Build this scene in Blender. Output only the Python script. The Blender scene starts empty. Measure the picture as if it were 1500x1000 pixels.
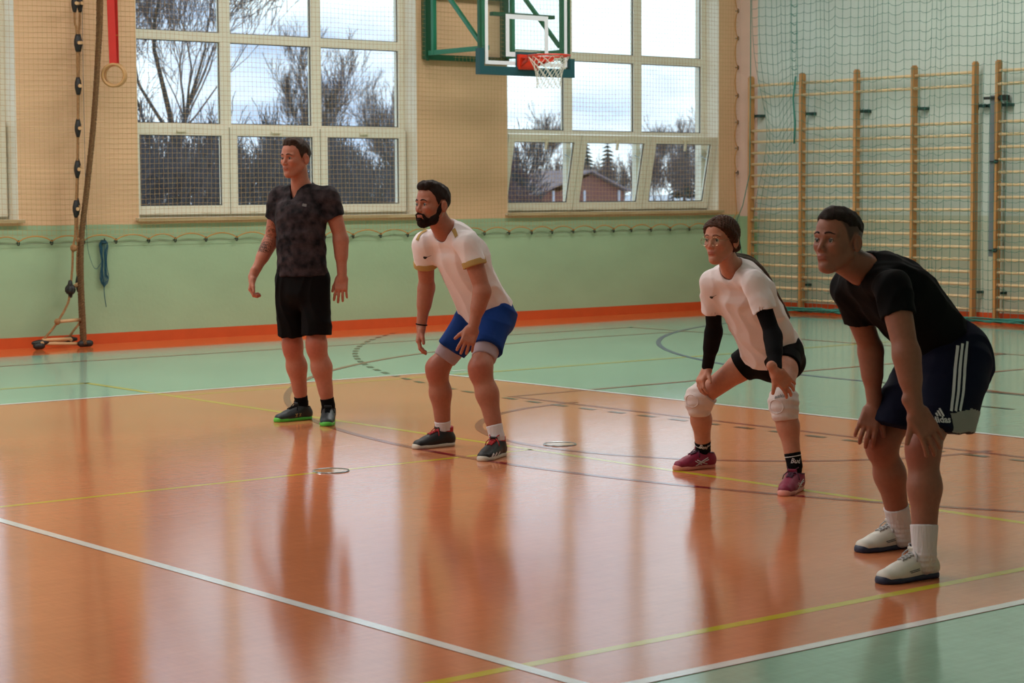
import bpy, bmesh, math, random
import numpy as np
from mathutils import Vector, Matrix
from mathutils.bvhtree import BVHTree
PI = math.pi
SC = bpy.context.scene
COL = SC.collection
# ------------------------------------------------------------------ camera
CAM = np.array([-0.9593, -8.9430, 1.4780])
CM = np.array([[0.7786521735772017, -0.6274300052939445, -0.005690434108214721],
               [0.050280590762644274, 0.05335411116625434, 0.997308979712014],
               [0.6254379703664136, 0.7768429231694781, -0.07309184595727215]])   # rows right, up, forward
FPX = 2973.9
cd = bpy.data.cameras.new('camera')
cd.sensor_width = 36.0
cd.lens = FPX / 1500 * 36
cd.clip_end = 600
cd.dof.use_dof = True
cd.dof.focus_distance = 10.5
cd.dof.aperture_fstop = 7.0
cam = bpy.data.objects.new('camera', cd)
COL.objects.link(cam)
cam.matrix_world = Matrix([[CM[0][i], CM[1][i], -CM[2][i], CAM[i]] for i in range(3)] + [[0, 0, 0, 1]])
SC.camera = cam
# ------------------------------------------------------------------ sky, light, exposure
W = bpy.data.worlds.new('sky')
SC.world = W
W.use_nodes = True
nt = W.node_tree
nt.nodes.clear()
wo = nt.nodes.new('ShaderNodeOutputWorld'); bg = nt.nodes.new('ShaderNodeBackground')
tc = nt.nodes.new('ShaderNodeTexCoord'); mp = nt.nodes.new('ShaderNodeMapping')
mp.inputs['Scale'].default_value = (1, 1, 3.0)
nz = nt.nodes.new('ShaderNodeTexNoise'); nz.inputs['Scale'].default_value = 5.0; nz.inputs['Detail'].default_value = 5
cr = nt.nodes.new('ShaderNodeValToRGB')
cr.color_ramp.elements[0].position = .40; cr.color_ramp.elements[0].color = (.36, .45, .62, 1)
cr.color_ramp.elements[1].position = .54; cr.color_ramp.elements[1].color = (.80, .90, .98, 1)
nt.links.new(tc.outputs['Generated'], mp.inputs['Vector']); nt.links.new(mp.outputs[0], nz.inputs['Vector'])
nt.links.new(nz.outputs['Fac'], cr.inputs['Fac']); nt.links.new(cr.outputs[0], bg.inputs['Color'])
bg.inputs['Strength'].default_value = 2.0
nt.links.new(bg.outputs[0], wo.inputs['Surface'])
SC.view_settings.view_transform = 'Standard'
SC.view_settings.look = 'None'
SC.view_settings.exposure = 0.0
SC.view_settings.gamma = 1.0
SC.view_settings.use_curve_mapping = False
WY, WX = 9.332, 17.482            # window wall, wall with the wall bars
WLEFT, WFRONT, CEIL = -17.5, -10.6, 6.6

def area(name, loc, rot, sx, sy, power, col=(1, 1, 1)):
    l = bpy.data.lights.new(name, 'AREA'); l.shape = 'RECTANGLE'; l.size = sx; l.size_y = sy
    l.energy = power; l.color = col
    o = bpy.data.objects.new(name, l); o.location = loc; o.rotation_euler = rot
    COL.objects.link(o); return o
# unseen soft fill panels added under the ceiling to brighten the hall, and the portals of the windows
for i, x in enumerate((-12, -4, 4, 12)):
    area('ceiling_fill', (x, 4.6, CEIL - .15), (0, 0, 0), 6.0, 1.2, 330, (1, .96, .93))
    area('ceiling_fill', (x, -1.5, CEIL - .15), (0, 0, 0), 6.0, 1.2, 75, (1, .96, .93))
WINS = [(-14.66, -11.26), (-9.94, -6.54), (-5.22, -1.82), (-.50, 2.90), (4.22, 7.65), (8.95, 12.42), (13.70, 17.10)]
ZB, ZT = 1.225, 5.1
for a, b in WINS:
    o = area('window_portal', ((a + b) / 2, WY + .42, (ZB + ZT) / 2), (PI / 2, 0, 0), b - a, ZT - ZB, 1)
    o.rotation_euler = (-PI / 2, 0, 0)
    o.data.cycles.is_portal = True

# ------------------------------------------------------------------ helpers
def lin(c):
    return tuple(((v / 255) / 12.92 if v / 255 <= .04045 else ((v / 255 + .055) / 1.055) ** 2.4) for v in c)

def mat(name, rgb, rough=.6, var=0, vscale=8, bump=0, bscale=60, metal=0, spec=.5, attr=None, stretch=None, sheen=0, sss=0, rgb2=None, emit=0):
    m = bpy.data.materials.new(name); m.use_nodes = True
    t = m.node_tree; b = t.nodes['Principled BSDF']
    c = lin(rgb) + (1,)
    b.inputs['Base Color'].default_value = c
    b.inputs['Roughness'].default_value = rough
    b.inputs['Metallic'].default_value = metal
    b.inputs['Specular IOR Level'].default_value = spec
    if sheen: b.inputs['Sheen Weight'].default_value = sheen
    if sss:
        b.inputs['Subsurface Weight'].default_value = sss
        b.inputs['Subsurface Radius'].default_value = (.02, .008, .004)
        b.inputs['Subsurface Scale'].default_value = .5
    src = None
    g = t.nodes.new('ShaderNodeTexCoord'); q = t.nodes.new('ShaderNodeMapping')
    t.links.new(g.outputs['Object'], q.inputs['Vector'])
    if stretch: q.inputs['Scale'].default_value = stretch
    if attr:
        a = t.nodes.new('ShaderNodeAttribute'); a.attribute_name = attr; src = a.outputs['Color']
    if var:
        n = t.nodes.new('ShaderNodeTexNoise'); n.inputs['Scale'].default_value = vscale; n.inputs['Detail'].default_value = 4
        t.links.new(q.outputs[0], n.inputs['Vector'])
        x = t.nodes.new('ShaderNodeMix'); x.data_type = 'RGBA'
        r = t.nodes.new('ShaderNodeValToRGB'); r.color_ramp.elements[0].position = .35; r.color_ramp.elements[1].position = .68
        t.links.new(n.outputs['Fac'], r.inputs['Fac'])
        if rgb2 is not None:
            x.inputs['A'].default_value = c; x.inputs['B'].default_value = lin(rgb2) + (1,)
            t.links.new(r.outputs[0], x.inputs['Factor']); src = x.outputs['Result']
        else:
            x.blend_type = 'MULTIPLY'; x.inputs['Factor'].default_value = 1
            x.inputs['A'].default_value = c
            if src: t.links.new(src, x.inputs['A'])
            mr = t.nodes.new('ShaderNodeMapRange'); mr.inputs['To Min'].default_value = 1 - var; mr.inputs['To Max'].default_value = 1 + var * .35
            t.links.new(r.outputs[0], mr.inputs['Value'])
            cc = t.nodes.new('ShaderNodeCombineColor')
            for k in range(3): t.links.new(mr.outputs[0], cc.inputs[k])
            t.links.new(cc.outputs[0], x.inputs['B'])
            src = x.outputs['Result']
    if src: t.links.new(src, b.inputs['Base Color'])
    if bump:
        n = t.nodes.new('ShaderNodeTexNoise'); n.inputs['Scale'].default_value = bscale; n.inputs['Detail'].default_value = 3
        t.links.new(q.outputs[0], n.inputs['Vector'])
        u = t.nodes.new('ShaderNodeBump'); u.inputs['Strength'].default_value = bump; u.inputs['Distance'].default_value = .01
        t.links.new(n.outputs['Fac'], u.inputs['Height']); t.links.new(u.outputs[0], b.inputs['Normal'])
    return m

class MB:
    """collects boxes, tubes and prisms into one mesh"""
    def __init__(s): s.v = []; s.f = []
    def add(s, v, f):
        n = len(s.v); s.v += [tuple(map(float, p)) for p in v]; s.f += [tuple(i + n for i in q) for q in f]; return s
    def box(s, x0, x1, y0, y1, z0, z1):
        v = [(x, y, z) for z in (z0, z1) for y in (y0, y1) for x in (x0, x1)]
        return s.add(v, [(0, 2, 3, 1), (4, 5, 7, 6), (0, 1, 5, 4), (2, 6, 7, 3), (0, 4, 6, 2), (1, 3, 7, 5)])
    def obox(s, c, ax, hx, hy, hz):
        """oriented box: centre, 3 axes (rows), half sizes"""
        c = np.array(c, float); ax = np.array(ax, float)
        v = [c + ax[0] * i * hx + ax[1] * j * hy + ax[2] * k * hz for k in (-1, 1) for j in (-1, 1) for i in (-1, 1)]
        return s.add(v, [(0, 2, 3, 1), (4, 5, 7, 6), (0, 1, 5, 4), (2, 6, 7, 3), (0, 4, 6, 2), (1, 3, 7, 5)])
    def bar(s, a, b, w, h, up=(0, 0, 1)):
        a = np.array(a, float); b = np.array(b, float); d = b - a; L = np.linalg.norm(d); d /= L
        x = np.cross(d, up if abs(d @ np.array(up, float)) < .99 else (0, 1, 0)); x /= np.linalg.norm(x) + 1e-9; y = np.cross(x, d)
        return s.obox((a + b) / 2, (d, x, y), L / 2, w / 2, h / 2)
    def tube(s, pts, r, n=6, closed=False, twist=0, cap=True):
        P = np.array(pts, float); m = len(P)
        R = np.full(m, r) if np.isscalar(r) else np.array(r, float)
        T = np.roll(P, -1, 0) - np.roll(P, 1, 0) if closed else np.gradient(P, axis=0)
        T /= np.linalg.norm(T, axis=1)[:, None] + 1e-9
        up = np.array([0, 0, 1.]) if abs(T[0][2]) < .9 else np.array([1., 0, 0])
        x = np.cross(T[0], up); x /= np.linalg.norm(x)
        n0 = len(s.v)
        for i in range(m):
            x = x - T[i] * (x @ T[i]); x /= np.linalg.norm(x) + 1e-9; y = np.cross(T[i], x)
            for k in range(n):
                a = 2 * PI * k / n + twist * i
                s.v.append(tuple(P[i] + R[i] * (math.cos(a) * x + math.sin(a) * y)))
        for i in range(m if closed else m - 1):
            j = (i + 1) % m
            for k in range(n):
                l = (k + 1) % n
                s.f.append((n0 + i * n + k, n0 + i * n + l, n0 + j * n + l, n0 + j * n + k))
        if cap and not closed:
            s.f.append(tuple(n0 + k for k in range(n))[::-1]); s.f.append(tuple(n0 + (m - 1) * n + k for k in range(n)))
        return s
    def prism(s, poly, z0, z1):
        n = len(poly); v = [(x, y, z0) for x, y in poly] + [(x, y, z1) for x, y in poly]
        return s.add(v, [tuple(range(n))[::-1], tuple(range(n, 2 * n))] + [(i, (i + 1) % n, n + (i + 1) % n, n + i) for i in range(n)])
    def mesh(s, name, m, smooth=False, org=(0, 0, 0)):
        me = bpy.data.meshes.new(name)
        o = np.array(org, float)
        me.from_pydata([tuple(np.array(p) - o) for p in s.v] if any(org) else s.v, [], s.f); me.materials.append(m)
        if smooth: me.polygons.foreach_set('use_smooth', [True] * len(me.polygons))
        me.update(); return me

def link(name, me, parent=None, loc=None):
    o = bpy.data.objects.new(name, me); COL.objects.link(o)
    if parent is not None: o.parent = parent
    if loc is not None: o.location = loc
    return o
def obj(name, mb, m, parent=None, smooth=False, kind=None, org=(0, 0, 0)):
    o = link(name, mb.mesh(name, m, smooth, org), parent)
    if any(org) and parent is None: o.location = org
    if kind: o['kind'] = kind
    return o
def tag(o, label, cat, group=None, kind=None):
    o['label'] = label; o['category'] = cat
    if group: o['group'] = group
    if kind: o['kind'] = kind
    return o
def thing(name, label, cat, loc=(0, 0, 0), group=None):
    o = bpy.data.objects.new(name, None); o.empty_display_size = .1; COL.objects.link(o); o.location = loc
    return tag(o, label, cat, group)
def struct(name, mb, m, parent=None, smooth=False):
    o = obj(name, mb, m, parent, smooth)
    if parent is None: o['kind'] = 'structure'
    return o
def sroot(name, loc=(0, 0, 0)):
    o = bpy.data.objects.new(name, None); COL.objects.link(o); o.location = loc; o['kind'] = 'structure'; return o
# ================================================================== THE HALL
def floor_mat(name, rgb, var=.12):
    """varnished synthetic sports floor: glossy coat, rubbed streaks and fine scratches"""
    m = bpy.data.materials.new(name); m.use_nodes = True; t = m.node_tree; b = t.nodes['Principled BSDF']
    g = t.nodes.new('ShaderNodeNewGeometry')
    def noise(scale, st, detail=4, rot=0):
        q = t.nodes.new('ShaderNodeMapping'); q.inputs['Scale'].default_value = st; q.inputs['Rotation'].default_value = (0, 0, rot)
        t.links.new(g.outputs['Position'], q.inputs['Vector'])
        n = t.nodes.new('ShaderNodeTexNoise'); n.inputs['Scale'].default_value = scale; n.inputs['Detail'].default_value = detail
        t.links.new(q.outputs[0], n.inputs['Vector']); return n.outputs['Fac']
    def rng(s, a, b_, c, d):
        r = t.nodes.new('ShaderNodeMapRange'); r.inputs['From Min'].default_value = a; r.inputs['From Max'].default_value = b_
        r.inputs['To Min'].default_value = c; r.inputs['To Max'].default_value = d; t.links.new(s, r.inputs['Value']); return r.outputs[0]
    def mul(a, b_, op='MULTIPLY'):
        x = t.nodes.new('ShaderNodeMath'); x.operation = op; t.links.new(a, x.inputs[0]); t.links.new(b_, x.inputs[1]); return x.outputs[0]
    s1 = noise(1.1, (1, 1, 1)); s2 = noise(6, (1, 7, 1), 5, .3); s3 = noise(9, (9, .8, 1), 5, -.2)
    v = mul(rng(s1, .3, .7, 1 - var, 1 + var * .4), mul(rng(s2, .35, .7, .94, 1.05), rng(s3, .35, .7, .95, 1.04)))
    # thin curved scuffs: a wave lattice broken up by noise
    sc = noise(2.3, (1, 6, 1), 6, .5); scr = t.nodes.new('ShaderNodeMath'); scr.operation = 'ABSOLUTE'
    sb = t.nodes.new('ShaderNodeMath'); sb.operation = 'SUBTRACT'; sb.inputs[1].default_value = .5
    t.links.new(sc, sb.inputs[0]); t.links.new(sb.outputs[0], scr.inputs[0])
    line = rng(scr.outputs[0], 0, .006, 1, 0)
    mask = rng(noise(1.7, (1, 1, 1), 2), .5, .62, 0, 1)
    scf = mul(line, mask)
    v = mul(v, rng(scf, 0, 1, 1, .86))
    cc = t.nodes.new('ShaderNodeCombineColor')
    for k in range(3): t.links.new(v, cc.inputs[k])
    x = t.nodes.new('ShaderNodeMix'); x.data_type = 'RGBA'; x.blend_type = 'MULTIPLY'; x.inputs['Factor'].default_value = 1
    x.inputs['A'].default_value = lin(rgb) + (1,); t.links.new(cc.outputs[0], x.inputs['B'])
    t.links.new(x.outputs['Result'], b.inputs['Base Color'])
    r = rng(noise(14, (1, 5, 1), 6, .25), .3, .75, .06, .12)
    t.links.new(mul(r, rng(scf, 0, 1, 1, 1.6)), b.inputs['Roughness'])
    b.inputs['IOR'].default_value = 1.68
    u = t.nodes.new('ShaderNodeBump'); u.inputs['Strength'].default_value = .06; u.inputs['Distance'].default_value = .004
    h = mul(noise(3.2, (1, 4, 1), 3, .2), noise(26, (1.5, 6, 1), 4, -.15), 'ADD')
    t.links.new(h, u.inputs['Height']); t.links.new(u.outputs[0], b.inputs['Normal'])
    return m
M_green = floor_mat('floor_green', (150, 192, 170), .08)
M_orange = floor_mat('floor_orange', (212, 130, 88), .10)
M_strip = floor_mat('floor_orange_border', (222, 120, 66), .08)
M_lw = floor_mat('line_white', (232, 236, 236), .03)
M_ly = floor_mat('line_yellow', (206, 190, 40), .05)
M_lr = floor_mat('line_dark_red', (142, 40, 44), .05)
M_lk = floor_mat('line_black', (30, 36, 40), .05)
M_lb = floor_mat('line_blue', (80, 96, 140), .05)

fl = struct('floor', MB().box(WLEFT - .3, WX + .3, WFRONT - .3, WY + .45, -.3, 0), M_green)
mb = MB().box(WLEFT, WX, 8.43, WY, 0, .0006); mb.box(16.62, WX, WFRONT, 8.43, 0, .0006)
obj('border_strip', mb, M_strip, fl)
obj('court_surface', MB().box(-9, 9, -4.5, 4.5, 0, .0008), M_orange, fl)
def ring_pts(cx, cy, r, a0, a1, n=60):
    return [(cx + r * math.cos(math.radians(a0 + (a1 - a0) * i / n)), cy + r * math.sin(math.radians(a0 + (a1 - a0) * i / n))) for i in range(n + 1)]
def paint(pts, w, m, z, name='painted_line', dash=None):
    """flat painted band along a polyline; dash = (on, off)"""
    P = np.array(pts, float); mb = MB()
    def band(Q):
        T = np.gradient(Q, axis=0); T /= np.linalg.norm(T, axis=1)[:, None] + 1e-9
        N = np.stack([-T[:, 1], T[:, 0]], 1) * w / 2
        v = [(q[0], q[1], z) for q in (Q - N)] + [(q[0], q[1], z) for q in (Q + N)]; k = len(Q)
        mb.add(v, [(i, i + 1, k + i + 1, k + i) for i in range(k - 1)])
    if dash:
        d = np.r_[0, np.cumsum(np.linalg.norm(np.diff(P, axis=0), axis=1))]; s = 0
        while s < d[-1]:
            t = np.linspace(s, min(s + dash[0], d[-1]), 4)
            band(np.stack([np.interp(t, d, P[:, 0]), np.interp(t, d, P[:, 1])], 1)); s += dash[0] + dash[1]
    else: band(P)
    return obj(name, mb, m, fl)
H = .0012
# yellow court
paint([(-8, -4.08), (6.45, -4.08)], .05, M_ly, H); paint([(-8, 5.57), (6.45, 5.57)], .05, M_ly, H)
paint([(6.42, -9), (6.42, 5.6)], .05, M_ly, H); paint([(-3, .05), (6.42, .05)], .04, M_ly, H)
paint([(6.45, -4.08), (15, -4.08)], .05, M_ly, H); paint([(6.45, 4.2), (15, 4.2)], .05, M_ly, H)
# basketball: outer lines, key, free throw circle, three point arc, no-charge arc
paint([(-14, 7.52), (13.99, 7.52)], .05, M_lr, H * 1.3); paint([(13.97, 7.54), (13.97, -7.5)], .05, M_lr, H * 1.3)
paint([(13.97, 2.5), (8.22, 2.5)], .05, M_lr, H * 1.3); paint([(13.97, -2.35), (8.22, -2.35)], .05, M_lr, H * 1.3)
paint([(8.245, 2.52), (8.245, -2.37)], .05, M_lr, H * 1.4)
paint(ring_pts(8.34, .08, 1.80, 90, 270), .05, M_lr, H * 1.5)
paint([(13.97, 6.65)] + ring_pts(12.68, -.1, 6.76, 88, 272, 120) + [(13.97, -6.8)], .05, M_lr, H * 1.6)
paint([(12.8, 1.42), (12.4, 1.42)] + ring_pts(12.35, .15, 1.25, 90, 270, 30), .05, M_lr, H * 1.5)
# handball: six metre line, seven metre mark, dashed nine metre line
paint([(16.9, 7.4)] + ring_pts(17.1, 1.55, 6.06, 100, 180, 60) + [(11.05, -1.55)] + ring_pts(17.1, -1.55, 6.06, 180, 262, 60), .05, M_lb, H * 1.7)
paint([(11.05, 1.5), (11.05, -1.5)], .05, M_lk, H * 1.8)
paint([(10.22, .5), (10.22, -.45)], .05, M_lk, H * 1.7)
paint(ring_pts(17.1, 1.5, 9.0, 128, 180, 90) + ring_pts(17.1, -1.5, 9.0, 180, 232, 90), .05, M_lk, H * 1.8, dash=(.15, .15))
# volleyball court
paint([(-9, 4.475), (9, 4.475)], .05, M_lw, H * 2); paint([(-9, -4.475), (9, -4.475)], .05, M_lw, H * 2)
paint([(8.975, -4.5), (8.975, 4.5)], .05, M_lw, H * 2); paint([(2.975, -4.45), (2.975, 4.45)], .05, M_lw, H * 2)
paint([(9.2, 4.475), (9.35, 4.475)], .05, M_lw, H * 2); paint([(9.2, -4.475), (9.35, -4.475)], .05, M_lw, H * 2)
paint([(-.025, -4.5), (-.025, 4.5)], .05, M_lw, H * 2)
# round lids of the floor sockets
M_lid = floor_mat('socket_lid', (196, 150, 104), .05)
M_rim = mat('socket_rim', (150, 170, 178), .25, metal=.7)
for (x, y) in ((5.035, .05), (6.692, .118), (3.2, 4.9)):
    mb = MB(); n = 32; r = .095
    mb.add([(x + r * math.cos(2 * PI * i / n), y + r * math.sin(2 * PI * i / n), .0032) for i in range(n)], [tuple(range(n))])
    o = obj('socket_lid', mb, M_lid, fl)
    obj('lid_rim', MB().tube([(x + r * math.cos(2 * PI * i / n), y + r * math.sin(2 * PI * i / n), .003) for i in range(n)], .004, 5, closed=True), M_rim, o)

# ---- walls
def wall_mat(name, lo, hi, zsplit, rgbtop=None):
    m = mat(name, hi, .75, bump=.25, bscale=25)
    t = m.node_tree; b = t.nodes['Principled BSDF']
    g = t.nodes.new('ShaderNodeNewGeometry'); s = t.nodes.new('ShaderNodeSeparateXYZ'); t.links.new(g.outputs['Position'], s.inputs[0])
    c = t.nodes.new('ShaderNodeMath'); c.operation = 'GREATER_THAN'; c.inputs[1].default_value = zsplit; t.links.new(s.outputs['Z'], c.inputs[0])
    x = t.nodes.new('ShaderNodeMix'); x.data_type = 'RGBA'; x.inputs['A'].default_value = lin(lo) + (1,); x.inputs['B'].default_value = lin(hi) + (1,)
    t.links.new(c.outputs[0], x.inputs['Factor'])
    n = t.nodes.new('ShaderNodeTexNoise'); n.inputs['Scale'].default_value = 1.3; n.inputs['Detail'].default_value = 6
    q = t.nodes.new('ShaderNodeMapping'); q.inputs['Scale'].default_value = (1, 1, 2); t.links.new(g.outputs['Position'], q.inputs[0]); t.links.new(q.outputs[0], n.inputs['Vector'])
    mr = t.nodes.new('ShaderNodeMapRange'); mr.inputs['From Min'].default_value = .3; mr.inputs['From Max'].default_value = .75; mr.inputs['To Min'].default_value = 1.03; mr.inputs['To Max'].default_value = .9
    t.links.new(n.outputs['Fac'], mr.inputs['Value'])
    cc = t.nodes.new('ShaderNodeCombineColor')
    for k in range(3): t.links.new(mr.outputs[0], cc.inputs[k])
    y = t.nodes.new('ShaderNodeMix'); y.data_type = 'RGBA'; y.blend_type = 'MULTIPLY'; y.inputs['Factor'].default_value = 1
    t.links.new(x.outputs['Result'], y.inputs['A']); t.links.new(cc.outputs[0], y.inputs['B']); t.links.new(y.outputs['Result'], b.inputs['Base Color'])
    return m
M_wallA = wall_mat('wall_peach_green', (160, 186, 148), (228, 188, 148), 1.185)
M_corner = wall_mat('wall_corner', (160, 190, 148), (226, 198, 182), 1.165)
M_wallB = wall_mat('wall_pale', (190, 198, 176), (204, 216, 206), 1.19)
M_cream = mat('reveal_cream', (228, 222, 204), .6, var=.05)
M_ceil = mat('ceiling_white', (205, 205, 200), .8)
T = .42
mb = MB().box(WLEFT - .3, WX + .3, WY, WY + T, 0, ZB).box(WLEFT - .3, WX + .3, WY, WY + T, ZT, CEIL)
xs = [WLEFT - .3] + [v for w in WINS for v in w] + [17.40]
for i in range(0, len(xs), 2): mb.box(xs[i], xs[i + 1], WY, WY + T, ZB, ZT)
wa_ = struct('wall_back', mb, M_wallA)
obj('corner_pier', MB().box(17.40, WX + .3, WY, WY + T, ZB, ZT), M_corner, wa_)
wr_ = struct('wall_right', MB().box(WX, WX + .3, WFRONT - .3, WY, 0, CEIL), M_wallB)
obj('corner_strip', MB().box(WX - .003, WX, 9.03, WY, .106, CEIL), M_corner, wr_)  # green dado; pinkish tone above has bounced light put into its colour
struct('wall_left', MB().box(WLEFT - .3, WLEFT, WFRONT - .3, WY, 0, CEIL), M_wallA)
struct('wall_front', MB().box(WLEFT, WX, WFRONT - .3, WFRONT, 0, CEIL), M_wallB)
struct('ceiling', MB().box(WLEFT - .3, WX + .3, WFRONT - .3, WY + T, CEIL, CEIL + .2), M_ceil)
M_base = mat('baseboard_orange', (206, 84, 36), .45, var=.06)
struct('baseboard_back', MB().box(WLEFT, WX, WY - .016, WY - .0005, .0007, .105), M_base)
struct('baseboard_right', MB().box(WX - .016, WX - .0005, WFRONT, WY - .02, .0007, .105), M_base)

# ---- windows
M_frame = mat('window_frame_cream', (232, 229, 212), .35, var=.04)
M_seal = mat('rubber_seal', (66, 66, 64), .6)
M_sill = mat('sill', (214, 204, 182), .5, var=.06)
M_silledge = mat('sill_edge', (186, 164, 124), .6, var=.1)
M_handle = mat('handle_cream', (226, 222, 200), .35)
gm = bpy.data.materials.new('window_glass'); gm.use_nodes = True; t = gm.node_tree; t.nodes.remove(t.nodes['Principled BSDF'])
mx = t.nodes.new('ShaderNodeMixShader'); tr = t.nodes.new('ShaderNodeBsdfTransparent'); gs = t.nodes.new('ShaderNodeBsdfGlossy'); lw = t.nodes.new('ShaderNodeLayerWeight'); pw = t.nodes.new('ShaderNodeMath'); fr = t.nodes.new('ShaderNodeMath')
gs.inputs['Roughness'].default_value = .02; tr.inputs['Color'].default_value = (.93, .96, .95, 1); lw.inputs['Blend'].default_value = .5; pw.operation = 'POWER'; pw.inputs[1].default_value = 5; fr.operation = 'MULTIPLY_ADD'; fr.inputs[1].default_value = .9; fr.inputs[2].default_value = .04
t.links.new(lw.outputs['Facing'], pw.inputs[0]); t.links.new(pw.outputs[0], fr.inputs[0])
t.links.new(fr.outputs[0], mx.inputs[0]); t.links.new(tr.outputs[0], mx.inputs[1]); t.links.new(gs.outputs[0], mx.inputs[2])
t.links.new(mx.outputs[0], t.nodes['Material Output'].inputs['Surface'])
M_glass = gm
FY = WY + .24                      # room face of the frames

def frame_rect(mb, x0, x1, z0, z1, w, y0, y1):
    mb.box(x0, x1, y0, y1, z0, z0 + w); mb.box(x0, x1, y0, y1, z1 - w, z1)
    mb.box(x0, x0 + w, y0, y1, z0 + w, z1 - w); mb.box(x1 - w, x1, y0, y1, z0 + w, z1 - w)

def window(idx, a, b, m1, m2, zm, tilt):
    root = sroot('window_%d' % idx, (0, 0, 0))
    mb = MB(); frame_rect(mb, a, b, ZB + .02, ZT, .07, FY, FY + .07)
    zt0, zt1 = 2.13, 2.21
    for z0, z1 in ((zt0, zt1), (zm - .047, zm + .047), (4.02, 4.11)): mb.box(a + .07, b - .07, FY, FY + .07, z0, z1)
    for m in (m1, m2): mb.box(m - .035, m + .035, FY + .001, FY + .069, ZB + .09, zt0)
    for m in (m1, m2):
        for z0, z1 in ((zt1, zm - .047), (zm + .047, 4.02), (4.11, ZT - .07)): mb.box(m - .062, m + .062, FY + .001, FY + .069, z0, z1)
    obj('window_frame', mb, M_frame, root)
    ed = [(a + .07, m1 - .062), (m1 + .062, m2 - .062), (m2 + .062, b - .07)]
    for z0, z1 in ((zt1, zm - .047), (zm + .047, 4.02), (4.11, ZT - .07)):
        for x0, x1 in ed:
            p = obj('pane', MB().box(x0, x1, FY + .035, FY + .041, z0, z1), M_glass, root)
            sb = MB(); frame_rect(sb, x0 + .0005, x1 - .0005, z0 + .0005, z1 - .0005, .008, FY + .022, FY + .034); obj('glass_seal', sb, M_seal, p)
    # bottom-hung sashes
    se = [(a + .03, m1 - .006), (m1 + .006, m2 - .006), (m2 + .006, b - .03)]
    for x0, x1 in se:
        sz0, sz1 = ZB + .05, 2.175
        s = link('sash', None, root); s.empty_display_size = .1
        s.location = ((x0 + x1) / 2, FY - .012, sz0)
        hw = (x1 - x0) / 2; hh = sz1 - sz0
        mb = MB(); frame_rect(mb, -hw, hw, 0, hh, .088, -.028, .032)
        me = mb.mesh('sash', M_frame)
        bpy.data.objects.remove(s)
        s = link('sash', me, root, ((x0 + x1) / 2, FY - .034, sz0))
        s.rotation_euler = (math.radians(tilt), 0, 0)
        link('pane', MB().box(-hw + .088, hw - .088, 0, .006, .088, hh - .088).mesh('pane', M_glass), s)
        sb = MB(); frame_rect(sb, -hw + .0885, hw - .0885, .0885, hh - .0885, .009, -.012, -.002); link('glass_seal', sb.mesh('glass_seal', M_seal), s)
        hb = MB().box(-.055, .055, -.04, -.028, hh - .058, hh - .036)
        if tilt: hb.box(-.012, .012, -.062, -.04, hh - .17, hh - .036)
        else: hb.box(-.06, .05, -.055, -.04, hh - .056, hh - .038)
        link('handle', hb.mesh('handle', M_handle), s)
        cb = MB()
        for k in (-.28, .28): cb.box(k - .05, k + .05, -.036, -.028, .012, .030)
        link('drain_cap', cb.mesh('drain_cap', M_frame), s)
        if tilt:      # scissor stay at the side of the open sash
            e = .2
            obj('stay', MB().bar((x1 - .05, FY + .0, sz1 - .25), (x1 - .05, FY - .13, sz1 - .30), .012, .006), M_rim, root)
    # white lined reveal and the sill
    mb = MB(); mb.box(a, a + .006, WY + .001, FY + .075, ZB, ZT); mb.box(b - .006, b, WY + .001, FY + .075, ZB, ZT); mb.box(a, b, WY + .001, FY + .075, ZT - .006, ZT)
    mb.box(b - .006, b, FY + .075, WY + T, ZB, ZT)
    obj('reveal', mb, M_cream, root)
    s = obj('sill', MB().box(a - .04, b + .04, WY - .055, FY + .02, ZB - .004, ZB + .022), M_sill, root)
    obj('sill_edge', MB().box(a - .04, b + .04, WY - .062, WY - .055, ZB - .012, ZB + .018), M_silledge, s)
for i, (a, b) in enumerate(WINS):
    if i == 6: window(7, a, b, 14.83, 15.95, 3.09, 12)
    elif i == 5: window(6, a, b, 10.123, 11.255, 3.105, 0)
    else: window(i + 1, a, b, a + (b - a) * .34, a + (b - a) * .67, 3.1, 0)
# ================================================================== NETS
rng_ = np.random.default_rng(4)
def strands(polys, r, n=3):
    """many polylines -> one mesh of thin cords (numpy)"""
    V = []; F = []; off = 0
    for P in polys:
        P = np.asarray(P, float); m = len(P)
        T = np.gradient(P, axis=0); T /= np.linalg.norm(T, axis=1)[:, None] + 1e-9
        ref = np.array([0, 0, 1.]) if abs(T[:, 2]).mean() < .8 else np.array([1., 0, 0])
        x = np.cross(T, ref); x /= np.linalg.norm(x, axis=1)[:, None] + 1e-9; y = np.cross(T, x)
        a = 2 * PI * np.arange(n) / n
        ring = P[:, None] + r * (np.cos(a)[None, :, None] * x[:, None] + np.sin(a)[None, :, None] * y[:, None])
        V.append(ring.reshape(-1, 3))
        i = np.arange(m - 1)[:, None] * n; k = np.arange(n)[None]; l = (k + 1) % n
        F.append(np.stack([i + k, i + l, i + n + l, i + n + k], -1).reshape(-1, 4) + off); off += m * n
    return np.concatenate(V), np.concatenate(F)
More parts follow.
